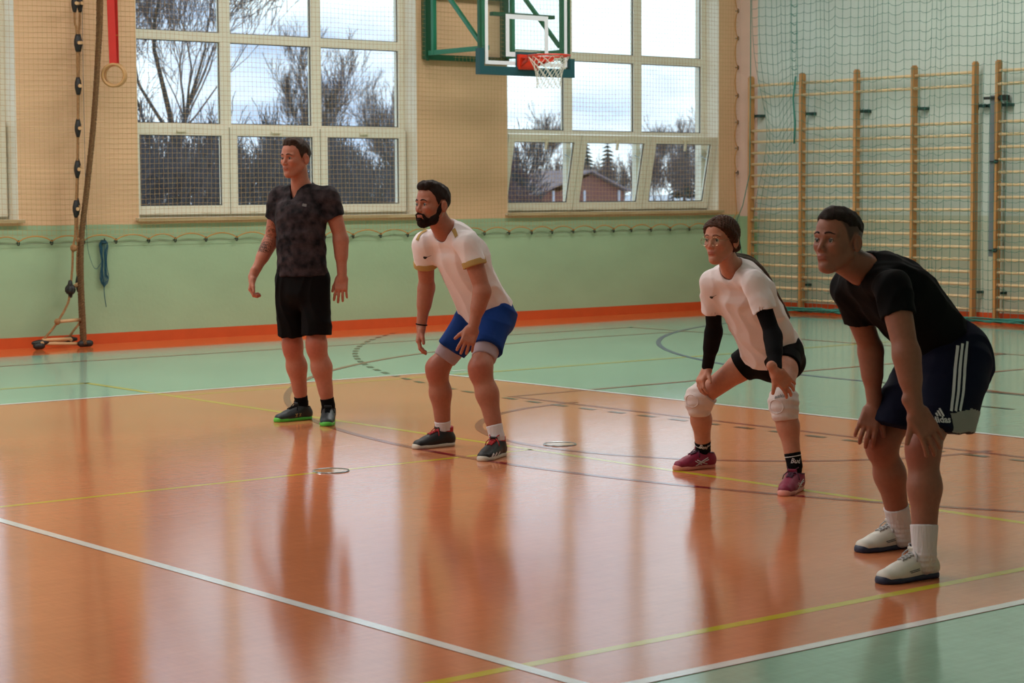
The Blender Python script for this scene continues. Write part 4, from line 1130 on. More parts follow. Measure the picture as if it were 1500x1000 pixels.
def make_person(F, label, hd, st, arms, legs, skin, face, extra):
    """F = pose; hd = head; st = torso sections; arms / legs = radii"""
    j = F.j; root = thing('person', label, 'person', tuple(F.R0)); org = F.R0.copy()
    F.root = root; F.org = org; out = {}
    A = frame(*hd['dir']); s = hd.get('s', 1.0)
    mid = (j['top'] + j['chin']) / 2; O = mid - s * (hd.get('dx', .030) * A[0] + .004 * A[2])
    S, W_ = head_sdf(O, A, dict(s=s, **hd.get('p', {})))
    nb = j['neck']; nr = hd.get('neck_r', .055)
    base = W_(-.035, 0, -.045)
    S.rc(base, nb + F.fw * .0, nr * .88, nr * 1.06, .02, None)
    S.rc(W_(-.02, 0, -.07), nb + F.fw * .025 - F.up * .01, nr * .8, nr * .85, .02)
    if 'adam' in hd: pass
    # upper chest and shoulders under the collar
    sp = F.spine; 
    S.chain([(sp(.02), .07, .05), (sp(.13), .125, .075), (sp(.30), .145, .09)], F.lt, .03)
    head_vf = S.mesh(.0032); out['head'] = head_vf
    # trunk and legs
    B = Sdf()
    B.chain([(sp(t), w - .030, d - .026) for t, w, d, *_ in st if t < 1.15], F.lt, 0)
    for sd in ('r', 'l'):
        hip, kn, an = j[sd + 'hip'], j[sd + 'kn'], j[sd + 'an']
        L = legs; back = -F.fw
        fwd = unit(np.cross(np.cross(kn - hip, an - kn), kn - hip)) if np.linalg.norm(np.cross(kn - hip, an - kn)) > 1e-3 else F.fw
        limb(B, hip, kn, L['hip'] * .90, L['knee'], L.get('tb', .008), .35, F.fw, .03)
        limb(B, kn, an, L['knee'] * .92, L['ankle'], L['calf'] - L['knee'] * .92 + (L['knee'] * .92 - L['ankle']) * .33, .36, back * 1.2, .05)
        B.rc(kn + F.fw * .010 + F.up * .010, kn + F.fw * .012 - F.up * .035, L['knee'] * .76, L['knee'] * .66, .06)
        B.rc(kn * .6 + an * .4 - F.fw * .012, kn * .25 + an * .75 , L['calf'] * .72, L['ankle'] * .95, .03)
        B.rc(an, an - F.up * .03, L['ankle'], L['ankle'] * .8, .02)
    out['legs'] = B.mesh(.005)
    parts = [head_vf, out['legs']]
    for sd in ('r', 'l'):
        a = arms[sd]; Z = Sdf(); sh, el, wr = j[sd + 'sh'], j[sd + 'el'], j[sd + 'wr']
        limb(Z, sh, el, a['r0'], a['r1'], a.get('b', .004), .45, None, 0)
        Z.rc(el, wr, a['r1'] * .96, a['r2'], .02, None)
        Z.rc(el + (wr - el) * .12, el + (wr - el) * .45, a['r1'] * 1.06, a['r1'] * .86, .03)
        P = hand_sdf(Z, wr, a['d'], a['n'], sd == 'l', a.get('curl', (18, 24, 18)), a.get('spread', 5), a.get('thumb', (38, 15)), a.get('s', 1.0))
        out['arm' + sd] = Z.mesh(.0036); parts.append(out['arm' + sd]); out['P' + sd] = P
    V, Fc = merge(parts)
    def col(V):
        C_ = base_skin(V, skin)
        C_ = blob(C_, V, W_(.093, 0, -.0612), .026 * s, face.get('lips', (150, 80, 72)), .6)
        # restrict the lips to a flat band
        q = (V - O) @ A.T / s
        red = np.exp(-((q[:, 0] - .088) / .03) ** 2 - ((np.abs(q[:, 1]) - .045) / .025) ** 2 - ((q[:, 2] + .03) / .03) ** 2) * .30 + .35 * np.exp(-((q[:, 0] - .105) / .012) ** 2 - (q[:, 1] / .02) ** 2 - ((q[:, 2] + .03) / .015) ** 2)
        bs = base_skin(V, skin)
        inl = (np.abs(q[:, 2] + .0612) < .0125) & (np.abs(q[:, 1]) < .0235) & (q[:, 0] > .07)
        nearh = np.linalg.norm(q, axis=1) < .16
        C_ = np.where((~inl)[:, None], bs, C_)
        C_ = C_ * (1 - (red * nearh)[:, None] * (1 - np.array([1.0, .62, .55])))
        for sd in ('r', 'l'):
            C_ = blob(C_, V, j[sd + 'kn'] + F.fw * .05, .09, tuple(int(x * f) for x, f in zip(skin, (.95, .72, .68))), .55)
        st_ = face.get('stubble')
        if st_:   # short-cropped sides of the hair
            z, x = q[:, 2], q[:, 0]; hl = np.interp(x, [-.13, -.075, -.05, -.036, -.03, .002, .012, .028, .045, .06, .10], [-.062, -.055, -.04, -.02, .026, .024, -.012, .012, .055, .082, .088])
            w = (np.clip((z - hl) / .018, 0, 1) * nearh * st_[1])[:, None]; C_ = C_ * (1 - w) + np.array(lin(st_[0])) * w
        bd = face.get('shadow')
        if bd:
            w = (np.clip((-.045 - q[:, 2]) / .02, 0, 1) * (q[:, 2] > -.13) * (q[:, 0] > -.01) * nearh * bd * (~inl))[:, None]; C_ = C_ * (1 - w * .35)
        if 'paint' in face: C_ = face['paint'](V, C_)
        return C_
    body = fig_obj('body', (V, Fc), M_skin, root, org, col)
    hs = Surf(head_vf)
    # eyes, brows
    for y in (-1, 1):
        c = W_(.0738, .032 * y, .003); r = .0124 * s
        E_ = Sdf().el(c, A, (r, r, r), 0); vf = E_.mesh(.0018); g = unit(A[0] + A[1] * face.get('gaze', 0) * .35)
        def ec(P, c=c, g=g, r=r):
            d = ((P - c) @ g) / r; out_ = np.tile(np.array(lin((176, 166, 160))), (len(P), 1)); out_[d > .83] = lin(face.get('iris', (70, 60, 50))); out_[d > .965] = lin((12, 10, 10)); return out_
        fig_obj('eye', vf, M_eye, root, org, ec)
        mb = MB(); pts = []
        for t_ in np.linspace(0, 1, 8):
            p, nn = hs.near(W_(.098 - .022 * t_ ** 2, (.013 + .036 * t_) * y, .0265 + face.get('brow', .0) + .007 * math.sin(PI * min(1, t_ * 1.1)) - .003 * t_)); pts.append(p + nn * .0006)
        mb.tube(pts, [.0028, .0036, .0038, .0036, .003, .0026, .002, .0012] if not face.get('thin') else [.0018] * 7 + [.001], 6)
        link('eyebrow', mb.mesh('eyebrow', face['brow_m'], True, org), root)
        mb = MB(); pts = []
        for t_ in np.linspace(-1, 1, 9):
            p = W_(.0745 + .0132 * math.cos(t_ * 1.15), (.032 + .0135 * math.sin(t_ * 1.15)) * y, .0035 + .0062 * math.cos(t_ * 1.45)); pts.append(p)
        mb.tube(pts, .0012, 5); link('eyelash', mb.mesh('eyelash', M_hairD, True, org), root)
    F.W_ = W_; F.O = O; F.HA = A; F.out = out
    return root

def hair_short(F, m, top=(0, 0), extra=None, rad=(.099, .0805, .092), hl=None, seed=1, cz=.042):
    A, W_ = F.HA, F.W_; s = 1.0; S = Sdf().el(W_(-.018, 0, cz), A, rad, 0).el(W_(.013, 0, cz + .006), A, (.0835, .071, .0745), .03)
    if extra:
        for c, r in extra: S.el(W_(*c), A, r, .02)
    X, Y = hl or ([-.13, -.075, -.05, -.038, -.032, .002, .012, .028, .045, .062, .10], [-.045, -.04, -.028, -.01, .034, .030, .004, .024, .062, .084, .086])
    def keep(P):
        q = (P - F.O) @ A.T; return (np.interp(q[..., 0], X, Y) - q[..., 2]) * .8
    S.cutfn(keep, .012); R = np.random.default_rng(seed); K = R.standard_normal((5, 3)) * 160
    S.disp(lambda P: .0009 * sum(np.sin(P @ k + i) for i, k in enumerate(K)))
    vf = S.mesh(.0032); fig_obj('hair', vf, m, F.root, F.org); return vf

def garment(F, name, S, m, h=.0055, sm=1):
    V, Fc = S.mesh(h)
    if sm: V = smooth_v(V, Fc, sm)
    o = fig_obj(name, (V, Fc), m, F.root, F.org); return o, (V, Fc)

def sleeve_cut(S, sh, el, t, flat=1.0):
    """a capped tube end at parameter t of the upper arm"""
    pass
def tube_seg(a, b, ra, rb, t0, t1):
    """open-ended looking tube between parameters: capsule cut by two planes"""
    a = np.array(a); b = np.array(b); d = unit(b - a); S = Sdf()
    pa = a + (b - a) * t0; pb = a + (b - a) * t1; e = .05
    S.rc(pa - d * e, pb + d * e, ra - (rb - ra) / max(1e-6, np.linalg.norm(pb - pa)) * e, rb + (rb - ra) / max(1e-6, np.linalg.norm(pb - pa)) * e, 0)
    S.cut(pb, d); S.cut(pa, -d); return S

def shirt(F, st, slv, hem_t, neck, mat_, wr, hem_n=None, loose=.012, name='shirt', cuffs=None):
    j, sp = F.j, F.spine; S = Sdf()
    S.chain([(sp(t) + F.dep * (o[0] if o else 0), w, d) for t, w, d, *o in st], F.lt, 0)
    for sd in ('r', 'l'):
        sh = j[sd + 'sh']; nbk = sp(.03)
        S.rc(nbk - F.up * .012, sh - F.up * .006, .046, slv['r0'] * .86, .05)
    # trunk hem first, then the sleeves are added so that they keep their own cut
    S.cut(sp(hem_t), sp.dir(hem_t) if hem_n is None else hem_n)
    body_ops = S
    res = []
    for sd in ('r', 'l'):
        sh, el = j[sd + 'sh'], j[sd + 'el']; t = slv['t'][0 if sd == 'r' else 1]; d = unit(el - sh); e = sh + (el - sh) * t
        rr = slv['r1']; sq = slv.get('sq')
        pe = d * .08; n_ = d
        def fn(P, sh=sh, e=e, d=d, r0=slv['r0'], r1=rr):
            q = P - sh; L = np.linalg.norm(e - sh); tt = q @ d; w = q - tt[..., None] * d; rad = np.sqrt((w * w).sum(-1)); r = r0 + (r1 - r0) * np.clip(tt / L, 0, 1.0)
            f = np.where(tt < 0, np.sqrt((q * q).sum(-1)) - r0, rad - r)
            return np.maximum(f, tt - L)
        S._a(fn, np.minimum(sh, e) - .09, np.maximum(sh, e) + .09, .035 if True else 0, 'add')
        # hollow under the sleeve end
        S.rc(e - d * .012, e + d * .06, rr - .015, rr - .010, .003, None, 'sub')
    S.disp(wr)
    nb = j['neck']; nk = F.W_(-.03, 0, -.06)
    neck(S, nb, nk)
    o, vf = garment(F, name, S, mat_)
    return o, vf

def spine_of(F, pts):
    P = smooth_path(pts, 12); d = np.r_[0, np.cumsum(np.linalg.norm(np.diff(P, axis=0), axis=1))]; L = F.spL = d[-1] / F.tmax
    def sp(t):
        s = t * L
        if s > d[-1]: return P[-1] + unit(P[-1] - P[-3]) * (s - d[-1])
        return np.array([np.interp(s, d, P[:, k]) for k in range(3)])
    sp.dir = lambda t: unit(sp(t + .03) - sp(t - .03)); return sp

def eyeglasses(F):
    W_ = F.W_; mb = MB(); gl = MB()
    for y in (-1, 1):
        ring = [W_(.106 - .0 * 1 - .10 * max(0, abs(.034 * y + .024 * math.cos(t)) - .034) , .034 * y + .024 * math.cos(t), -.002 + .0225 * math.sin(t)) for t in np.linspace(0, 2 * PI, 25)[:-1]]
        mb.tube(ring, .0010, 5, closed=True); gl.add(ring, [tuple(range(24))])
        mb.tube([W_(.103, .058 * y, .004), W_(.06, .073 * y, .006), W_(-.01, .0825 * y, .010), W_(-.03, .083 * y, -.006)], .0010, 5)
    mb.tube([W_(.106, -.011, .002), W_(.110, 0, .005), W_(.106, .011, .002)], .0010, 5)
    o = link('glasses', mb.mesh('glasses', M_metal, True, F.org), F.root); link('lens', gl.mesh('lens', M_glass, False, F.org), o)

def sock(F, sd, top_px, mat_, r=.006, name='sock', low=.035):
    kn, an = F.j[sd + 'kn'], F.j[sd + 'an']; d = unit(kn - an); tp = F.J(*top_px); t = (tp - an) @ d; S = Sdf()
    ra = F.legs['ankle'] + r; rt = F.legs['ankle'] + r + max(0, t - .02) * .09
    S.rc(an - F.up * low, an, ra * .95, ra, .0); S.rc(an, an + d * (t + .05), ra, rt + .004, .01); S.cut(an + d * t, d)
    S.disp(lambda P: .0012 * np.sin(P[..., 2] * 300) * np.clip((.14 - P[..., 2]) * 20, 0, 1))
    return garment(F, name, S, mat_, .004, 0)

SWOOSH = lambda x: 1
def swoosh(F, vf, pts, w, m):
    mb = MB(); strip_on(mb, Surf(vf), pts, w, .0022, 20, lambda t: .12 + 1.0 * math.exp(-((t - .22) / .2) ** 2)); return mb

# ------------------------------------------------------------------ 1: man standing, charcoal shirt and black shorts
F = Fig(199, [(442, 612), (478, 622)])
F.set(top=(434, 205, 0), chin=(421, 259, 0), neck=(441, 273, 0), rsh=(409, 289, -.17), lsh=(482, 289, .175),
      rel=(397, 352, -.25), lel=(499, 348, .235), rwr=(370, 405, -.29), lwr=(501, 404, .25), pelv=(443, 408, 0),
      rhip=(424, 412, -.09), lhip=(462, 412, .09), rkn=(429, 506, -.115), lkn=(464, 506, .11), ran=(442, 590, -.12), lan=(481, 594, .14))
F.tmax = 1.0; F.dep = F.fw
F.legs = dict(hip=.088, knee=.055, calf=.060, ankle=.037, tb=.004)
nb, pv = F.j['neck'], F.j['pelv']
F.spine = spine_of(F, [nb - F.fw * .02, nb * .7 + pv * .3 + F.fw * .01, nb * .35 + pv * .65 + F.fw * .01, pv])
st = [(.04, .07, .065), (.14, .150, .092), (.32, .172, .118), (.55, .160, .112), (.80, .158, .112), (1.0, .168, .118), (1.12, .168, .118)]
def tattoo(V, C_):
    e, w, s_ = F.j['rel'], F.j['rwr'], F.j['rsh']
    R = np.random.default_rng(3)
    for k in range(9):
        c = (e + (s_ - e) * (.28 - k * .028 * 2) if k < 5 else e + (w - e) * (.1 + .05 * (k - 4))) - F.fw * -.03 + R.standard_normal(3) * .018 + F.fw * .02 - F.lt * 0
        d = np.linalg.norm(V - c, axis=1); ring = ((d < .040) & (np.sin(d * 700 + k) > .1)) & (np.sin(V @ np.array([300, 210, 260.]) + k) > -.5)
        C_ = np.where(ring[:, None], C_ * .35, C_)
    return C_
make_person(F, 'tallest man, standing upright in a mottled charcoal V-neck T-shirt and black shorts, looking left', dict(dir=(194, 0), s=1.0, neck_r=.054, p=dict(w=1.0, jaw=1.05)), st,
    dict(r=dict(r0=.05, r1=.043, r2=.029, d=F.J(364, 436, -.30) - F.j['rwr'], n=-F.lt * -.6 - F.fw * .5, curl=(38, 50, 35), thumb=(28, 25)),
         l=dict(r0=.052, r1=.044, r2=.030, d=F.J(498, 441, .26) - F.j['lwr'], n=-F.fw * .8 - F.lt * .5, curl=(14, 18, 12), thumb=(25, 20), spread=6)),
    F.legs, (178, 116, 94), dict(brow_m=M_hairB, stubble=((96, 70, 58), .55), iris=(78, 72, 66), paint=tattoo), None)
hair_short(F, M_hairB, extra=[((.035, 0, .112), (.045, .050, .022))])
def vneck(depth, r=.060):
    def f(S, nb, nk):
        d = unit(nk - nb); S.rc(nb - d * .03, nk + d * .05, r, r + .012, .008, None, 'sub')
        q = nb + F.fw * .10 - F.up * depth * .45
        S.rc(nb + F.fw * .0 + F.up * .03, nb + F.fw * .10 - F.up * depth, r * 1.25, .004, .006, None, 'sub')
    return f
def crew(depth=.02, r=.066):
    def f(S, nb, nk):
        d = unit(nk - nb); S.rc(nb - d * .01, nk + d * .05, r, r + .008, .008, None, 'sub'); S.rc(nb + F.fw * .02, nb + F.fw * .07 - F.up * depth, r * .85, r * .6, .01, None, 'sub')
    return f
wr = wrinkle([((.3, .2, 1), 38, .5), (tuple(F.lt), 60, .5), ((.5, .5, .9), 95, .3)], .0035, 1)
o, vf = shirt(F, [(.03, .075, .07), (.13, .160, .100), (.30, .186, .132), (.55, .176, .130), (.80, .178, .130), (1.0, .186, .134), (1.10, .190, .136)],
    dict(r0=.068, r1=.069, t=(.50, .50)), .965, vneck(.085), M_camo, wr)
mb = MB(); sf = Surf(vf); strip_on(mb, sf, [(443, 300), (449, 301)], .018, .002, 6); link('chest_patch', mb.mesh('chest_patch', M_print_g, False, F.org), o)
S = Sdf(); sp = F.spine
S.chain([(sp(.86), .168, .118), (sp(1.0), .172, .124), (sp(1.12), .174, .126)], F.lt, 0); S.cut(sp(.88), -sp.dir(.88))
def leg_fn(hip, kn, t, r0, r1, sq=None):
    d = unit(kn - hip); L = np.linalg.norm(kn - hip) * t; e = hip + d * L
    def fn(P):
        q = P - hip; tt = q @ d; w = q - tt[..., None] * d; rad = np.sqrt((w * w).sum(-1)); r = r0 + (r1 - r0) * np.clip(tt / L, 0, 1)
        return np.maximum(np.where(tt < 0, np.sqrt((q * q).sum(-1)) - r0, rad - r), tt - L)
    return fn, np.minimum(hip, e) - .13, np.maximum(hip, e) + .13, e, d
def shorts_legs(S, F, t, r0, r1, k=.03, hollow=True, ends=None):
    """loose shorts legs; ends = points the legs hang to, their hems cut level"""
    if ends is not None:
        for i, sd in enumerate(('r', 'l')):
            hp = F.j[sd + 'hip']; e = ends[i]; d = unit(e - hp); L = np.linalg.norm(e - hp); n_ = unit(d * .35 + np.array([0, 0, -.65]))
            def fn(P, hp=hp, e=e, d=d, L=L, n_=n_, re=r1[i]):
                q = P - hp; tt = q @ d; w = q - tt[..., None] * d; rad = np.sqrt((w * w).sum(-1)); r = r0 + (re - r0) * np.clip(tt / L, 0, 1)
                return np.maximum(np.where(tt < 0, np.sqrt((q * q).sum(-1)) - r0, rad - r), (P - e) @ n_)
            S._a(fn, np.minimum(hp, e) - .15, np.maximum(hp, e) + .15, k, 'add')
        for i in (0, 1):
            e = ends[i]; S.el(e - np.array([0, 0, .035]), np.eye(3), (r1[i] - .016, r1[i] - .016, .055), .003, 'sub')
        return
    for i, sd in enumerate(('r', 'l')):
        hp = F.j[sd + 'hip']; fn, lo, hi, e, d = leg_fn(hp, F.j[sd + 'kn'], t[i], r0, r1[i] if isinstance(r1, tuple) else r1)
        S._a(fn, lo, hi, k, 'add')
    for i, sd in enumerate(('r', 'l')):
        r_ = r1[i] if isinstance(r1, tuple) else r1; fn, lo, hi, e, d = leg_fn(F.j[sd + 'hip'], F.j[sd + 'kn'], t[i], r0, r_)
        if hollow: S.rc(e + d * (r_ * .6), e + d * (r_ * .6 + .05), r_ - .014, r_ - .010, .003, None, 'sub')
shorts_legs(S, F, (.84, .84), .096, .098)
S.disp(wrinkle([(tuple(F.lt), 55, .6), ((0, 0, 1), 30, .3)], .004, 3))
garment(F, 'shorts', S, M_blk)
for sd, tp, (hl_, toe) in (('r', (442, 579, -.12), ((457, 611), (396, 616.5))), ('l', (481, 582, .14), ((487, 607), (474, 629)))):
    sock(F, sd, tp, M_blk, .005)
    H_ = bp(*hl_, 2, 0); T_ = bp(*toe, 2, 0); v = unit(T_ - H_); T_ = H_ + v * .285
    if sd == 'l': pass
    an = F.j[sd + 'an']; dl = an - (H_ + v * .075); dl[2] = 0; H_ = H_ + dl; T_ = T_ + dl
    so, up, P = shoe(F.root, F.org, H_, T_, (M_sh_teal, M_gr_sole, M_blk), ankle=None)
    mb = MB(); sf = Surf(up)
    for a_ in (-.035, .02, .07, .12):
        pts = []
        for q in np.linspace(0, 1, 6):
            c, nn = sf.near(P(.42 + a_ + .05 * q * (1 if a_ in (-.035, .07) else -1), .06, .022 + .03 * q)); pts.append(c + nn * .0015)
        mb.tube(pts, .002, 4)
    link('side_mark', mb.mesh('side_mark', M_gold, True, F.org), so)
# ------------------------------------------------------------------ 2: bearded man leaning forward, white shirt and blue shorts
F = Fig(190, [(640, 655), (720, 668)])
F.set(top=(637, 269, 0), chin=(617, 331, 0), neck=(652, 337, 0), rsh=(622, 357, -.165), lsh=(686, 357, .175),
      rel=(625, 418, -.23), lel=(707, 425, .25), rwr=(617, 478, -.26), lwr=(693, 479, .22), pelv=(713, 455, 0),
      rhip=(699, 458, -.09), lhip=(727, 460, .095), rkn=(641, 540, -.25), lkn=(704, 540, .2), ran=(650, 636, -.26), lan=(728, 640, .3))
F.tmax = 1.0; F.legs = dict(hip=.092, knee=.056, calf=.057, ankle=.036, tb=.004)
nb, pv = F.j['neck'], F.j['pelv']; ax = unit(pv - nb); F.dep = unit(np.cross(F.lt, ax)); F.dep = F.dep if F.dep @ F.fw > 0 else -F.dep
F.spine = spine_of(F, [nb - F.dep * .025, nb * .7 + pv * .3 - F.dep * .022, nb * .35 + pv * .65 + F.dep * .002, pv])
st = [(.04, .07, .065), (.14, .145, .090), (.32, .166, .115), (.55, .152, .108), (.80, .150, .108), (1.0, .162, .115), (1.12, .162, .115)]
make_person(F, 'bearded man in a white T-shirt with gold shoulder stripes and royal blue shorts, crouching slightly', dict(dir=(184, 2), s=1.0, neck_r=.056, p=dict(jaw=1.05)), st,
    dict(r=dict(r0=.05, r1=.043, r2=.029, d=F.J(608, 522, -.27) - F.j['rwr'], n=-F.lt * -.5 - F.fw * .6, curl=(22, 30, 22), thumb=(30, 20)),
         l=dict(r0=.052, r1=.044, r2=.029, d=F.J(678, 520, .20) - F.j['lwr'], n=-F.fw * .6 - F.lt * .5, curl=(20, 26, 16), thumb=(40, 10), spread=7)),
    F.legs, (170, 110, 88), dict(brow_m=M_hairD, stubble=((80, 56, 48), .55), iris=(90, 96, 96)), None)
hair_short(F, M_hairD, extra=[((.032, 0, .115), (.056, .054, .026)), ((.06, 0, .108), (.03, .045, .018))])
W_ = F.W_; A_ = F.HA; S = Sdf()
S.el(W_(.064, 0, -.090), A_, (.030, .029, .029), 0)
for y in (-1, 1):
    S.rc(W_(.004, .062 * y, -.030), W_(.028, .045 * y, -.078), .013, .0235, .02); S.rc(W_(.028, .045 * y, -.078), W_(.062, .016 * y, -.100), .0235, .021, .02)
    S.rc(W_(.0, .0675 * y, .012), W_(.004, .064 * y, -.03), .009, .015, .01)
    S.rc(W_(.0965, .004 * y, -.0475), W_(.0845, .026 * y, -.056), .0055, .007, .008); S.rc(W_(.0845, .026 * y, -.056), W_(.074, .034 * y, -.076), .007, .011, .01)
S.rc(W_(.092, -.006, -.079), W_(.092, .006, -.079), .009, .009, .01)
S.el(W_(.10, 0, -.0615), A_, (.03, .019, .0105), .004, 'sub')
R = np.random.default_rng(5); K_ = R.standard_normal((6, 3)) * 260
S.disp(lambda P: .0008 * sum(np.sin(P @ k + i) for i, k in enumerate(K_)))
fig_obj('beard', S.mesh(.0028), M_beard, F.root, F.org)
wr = wrinkle([((.5, .2, .8), 34, .5), (tuple(F.lt), 62, .55), ((.7, .5, .5), 90, .3)], .0042, 2)
o, vf = shirt(F, [(.03, .072, .068), (.13, .152, .098), (.30, .178, .128), (.55, .170, .126), (.80, .172, .128), (1.0, .182, .136), (1.10, .184, .136)],
    dict(r0=.068, r1=.068, t=(.46, .40)), .98, crew(.035, .066), M_wht, wr)
sf = Surf(vf)
for sd, t in (('r', .46), ('l', .40)):
    sh, el = F.j[sd + 'sh'], F.j[sd + 'el']; L = np.linalg.norm(el - sh); d = unit(el - sh); e = sh + d * L * t
    S = Sdf(); S.rc(e - d * .03, e + d * .06, .0705, .0685, 0); S.cut(e + d * .022, d); S.cut(e - d * .014, -d); S.rc(e + d * .008, e + d * .08, .060, .060, .002, None, 'sub')
    V, Fc = S.mesh(.0045); fig_obj('sleeve_cuff', (V, Fc), M_gold, o, F.org)
for pp in ([(656, 319), (660, 326), (664, 334), (669, 347)], [(625, 337), (619, 340), (614, 345), (611, 352)]):
    mb = MB(); strip_on(mb, sf, pp, .022, .0026, 18); link('shoulder_stripe', mb.mesh('shoulder_stripe', M_gold, True, F.org), o)
link('chest_mark', swoosh(F, vf, [(620.5, 375.5), (622.5, 377.5), (626, 376), (631.5, 374)], .016, M_print_k).mesh('chest_mark', M_print_k, False, F.org), o)
S = Sdf(); sp = F.spine
S.chain([(sp(.88), .162, .118), (sp(1.0), .170, .128), (sp(1.10), .168, .126)], F.lt, 0); S.cut(sp(.90), -sp.dir(.9))
shorts_legs(S, F, (.66, .66), .102, (.092, .094), .04); S.disp(wrinkle([((.6, .1, .7), 46, .6), (tuple(F.lt), 40, .3)], .0045, 4))
garment(F, 'shorts', S, M_blue)
for sd, t0, t1, ra in (('r', .55, .83, .080), ('l', .55, .82, .080)):
    V, Fc = tube_seg(F.j[sd + 'hip'], F.j[sd + 'kn'], ra, .070, t0, t1).mesh(.005); fig_obj('undershorts_leg', (V, Fc), M_grey, F.root, F.org)
w0 = F.j['rwr'] + unit(F.j['rel'] - F.j['rwr']) * .012; wd = unit(F.j['rel'] - F.j['rwr']); x_ = unit(np.cross(wd, [0, 1, .2])); y_ = np.cross(wd, x_)
link('wristband', MB().tube([w0 + .0315 * (x_ * math.cos(a) + y_ * math.sin(a)) for a in np.linspace(0, 2 * PI, 21)[:-1]], .0035, 6, closed=True).mesh('wristband', M_blk, True, F.org), F.root)
for sd, tp, (hl_, toe) in (('r', (648, 616, -.26), ((656, 653), (596, 659))), ('l', (724, 622, .3), ((734, 664), (697, 675)))):
    sock(F, sd, tp, M_sockw, .006)
    H_ = bp(*hl_, 2, 0); T_ = bp(*toe, 2, 0); v = unit(T_ - H_); T_ = H_ + v * .292; an = F.j[sd + 'an']; dl = an - (H_ + v * .075); dl[2] = 0; H_ = H_ + dl; T_ = T_ + dl
    so, up, P = shoe(F.root, F.org, H_, T_, (M_sh_black, M_wsole, M_red))
    S = Sdf(); S.rc(P(.2, 0, .06), P(.185, 0, .125), .042, .041, 0); S.rc(P(.25, 0, .08), P(.50, 0, .065), .030, .020, .02); S.cut(P(.19, 0, .112), unit(np.array([0, 0, 1.]) + v * .15)); S.cut(P(0, 0, .055), (0, 0, -1))
    fig_obj('knit_collar', S.mesh(.004), M_red, so, F.org)
    if sd == 'l':
        mb = MB(); sf2 = Surf(up)
        for k in range(3): strip_on(mb, sf2, [(727 - 4.3 * k, 669.5 + 1.2 * k - 1), (731 - 4.3 * k + 1, 662.5 + 1.3 * k - 1)], .011, .003, 6)
        link('side_stripe', mb.mesh('side_stripe', M_print_w, False, F.org), so)

# ------------------------------------------------------------------ 3: woman crouching, white shirt, sleeves and knee pads
F = Fig(195, [(1020, 688), (1164, 715)])
F.set(top=(1060, 321, .08), chin=(1043, 382, .08), neck=(1072, 393, .08), rsh=(1043, 412, -.065), lsh=(1105, 413, .235),
      rel=(1046, 483, -.14), lel=(1132, 490, .33), rwr=(1036, 539, -.25), lwr=(1137, 544, .42), pelv=(1132, 512, .08),
      rhip=(1116, 515, -.01), lhip=(1148, 517, .17), rkn=(1024, 583, -.34), lkn=(1148, 590, .36), ran=(1031, 668, -.38), lan=(1164, 682, .42))
F.tmax = 1.0; F.legs = dict(hip=.078, knee=.049, calf=.047, ankle=.031, tb=.004)
nb, pv = F.j['neck'], F.j['pelv']; ax = unit(pv - nb); F.dep = unit(np.cross(F.lt, ax)); F.dep = F.dep if F.dep @ F.fw > 0 else -F.dep
F.spine = spine_of(F, [nb - F.dep * .015, nb * .7 + pv * .3 - F.dep * .008, nb * .35 + pv * .65 + F.dep * .004, pv + F.dep * .01])
st = [(.04, .06, .055), (.14, .125, .080), (.32, .140, .105), (.60, .122, .092), (.80, .130, .098), (1.0, .155, .110), (1.10, .155, .110)]
kr, kl = F.j['rkn'], F.j['lkn']
make_person(F, 'woman with glasses and long hair, white T-shirt, black arm sleeves, white knee pads', dict(dir=(191, 0), s=.95, neck_r=.045, p=dict(w=.96, jaw=.86, nose=.85)), st,
    dict(r=dict(r0=.038, r1=.035, r2=.024, d=F.J(1022, 564, -.27) - F.j['rwr'], n=F.fw * -.3 - F.up * .8 - F.lt * -.3, curl=(30, 34, 20), thumb=(42, 10), s=.92),
         l=dict(r0=.038, r1=.035, r2=.024, d=F.J(1156, 566, .46) - F.j['lwr'], n=-F.fw * .6 - F.up * .2 + F.lt * -.5, curl=(10, 22, 18), thumb=(46, 0), spread=5, s=.95)),
    F.legs, (190, 130, 106), dict(brow_m=M_hairB, thin=True, iris=(66, 50, 40), lips=(160, 78, 76)), None)
W_ = F.W_; A_ = F.HA; s_ = .95; S = Sdf()
S.el(W_(-.020, 0, .040), A_, np.array((.104, .082, .092)) * s_, 0)
for y in (-1, 1):
    S.rc(W_(.046, .050 * y, .066), W_(.0, .076 * y, .026), .022, .020, .02); S.rc(W_(.0, .076 * y, .026), W_(-.055, .058 * y, -.035), .018, .024, .02)
S.rc(W_(-.06, 0, -.02), W_(-.098, 0, -.062), .05, .022, .03)
S.el(W_(.012, 0, .046), A_, np.array((.0815, .070, .0735)) * s_, .03)
S.cutfn(lambda P: (lambda q: np.minimum(np.interp(q[..., 0], [-.06, -.03, 0, .02, .035, .05, .066, .082, .1], [-.3, -.06, -.016, .0, .018, .034, .054, .070, .078]) - q[..., 2], .05))((P - F.O) @ A_.T / s_), .010)
S.rc(W_(.075, 0, .105), W_(-.05, 0, .140), .004, .004, .006, None, 'sub')
def strandf(P):
    q = (P - F.O) @ A_.T; ph = np.arctan2(q[..., 2] - .0, q[..., 0] + .10); r = np.hypot(q[..., 2], q[..., 0] + .10)
    return .0017 * (np.sin(ph * 85 + 9 * np.abs(q[..., 1]) * 10) + .7 * np.sin(r * 420 + 3 * np.sin(q[..., 1] * 60)))
S.disp(strandf)
fig_obj('hair', S.mesh(.0032), M_hairL, F.root, F.org)
sp = F.spine; tail = smooth_path([W_(-.085, 0, -.045), W_(-.125, -.005, -.085), F.J(1098, 381, .04), F.J(1113, 392, .03), F.J(1126, 410, .02), F.J(1136, 428, .01), F.J(1147, 447, .0), F.J(1156, 466, -.01)], 6)
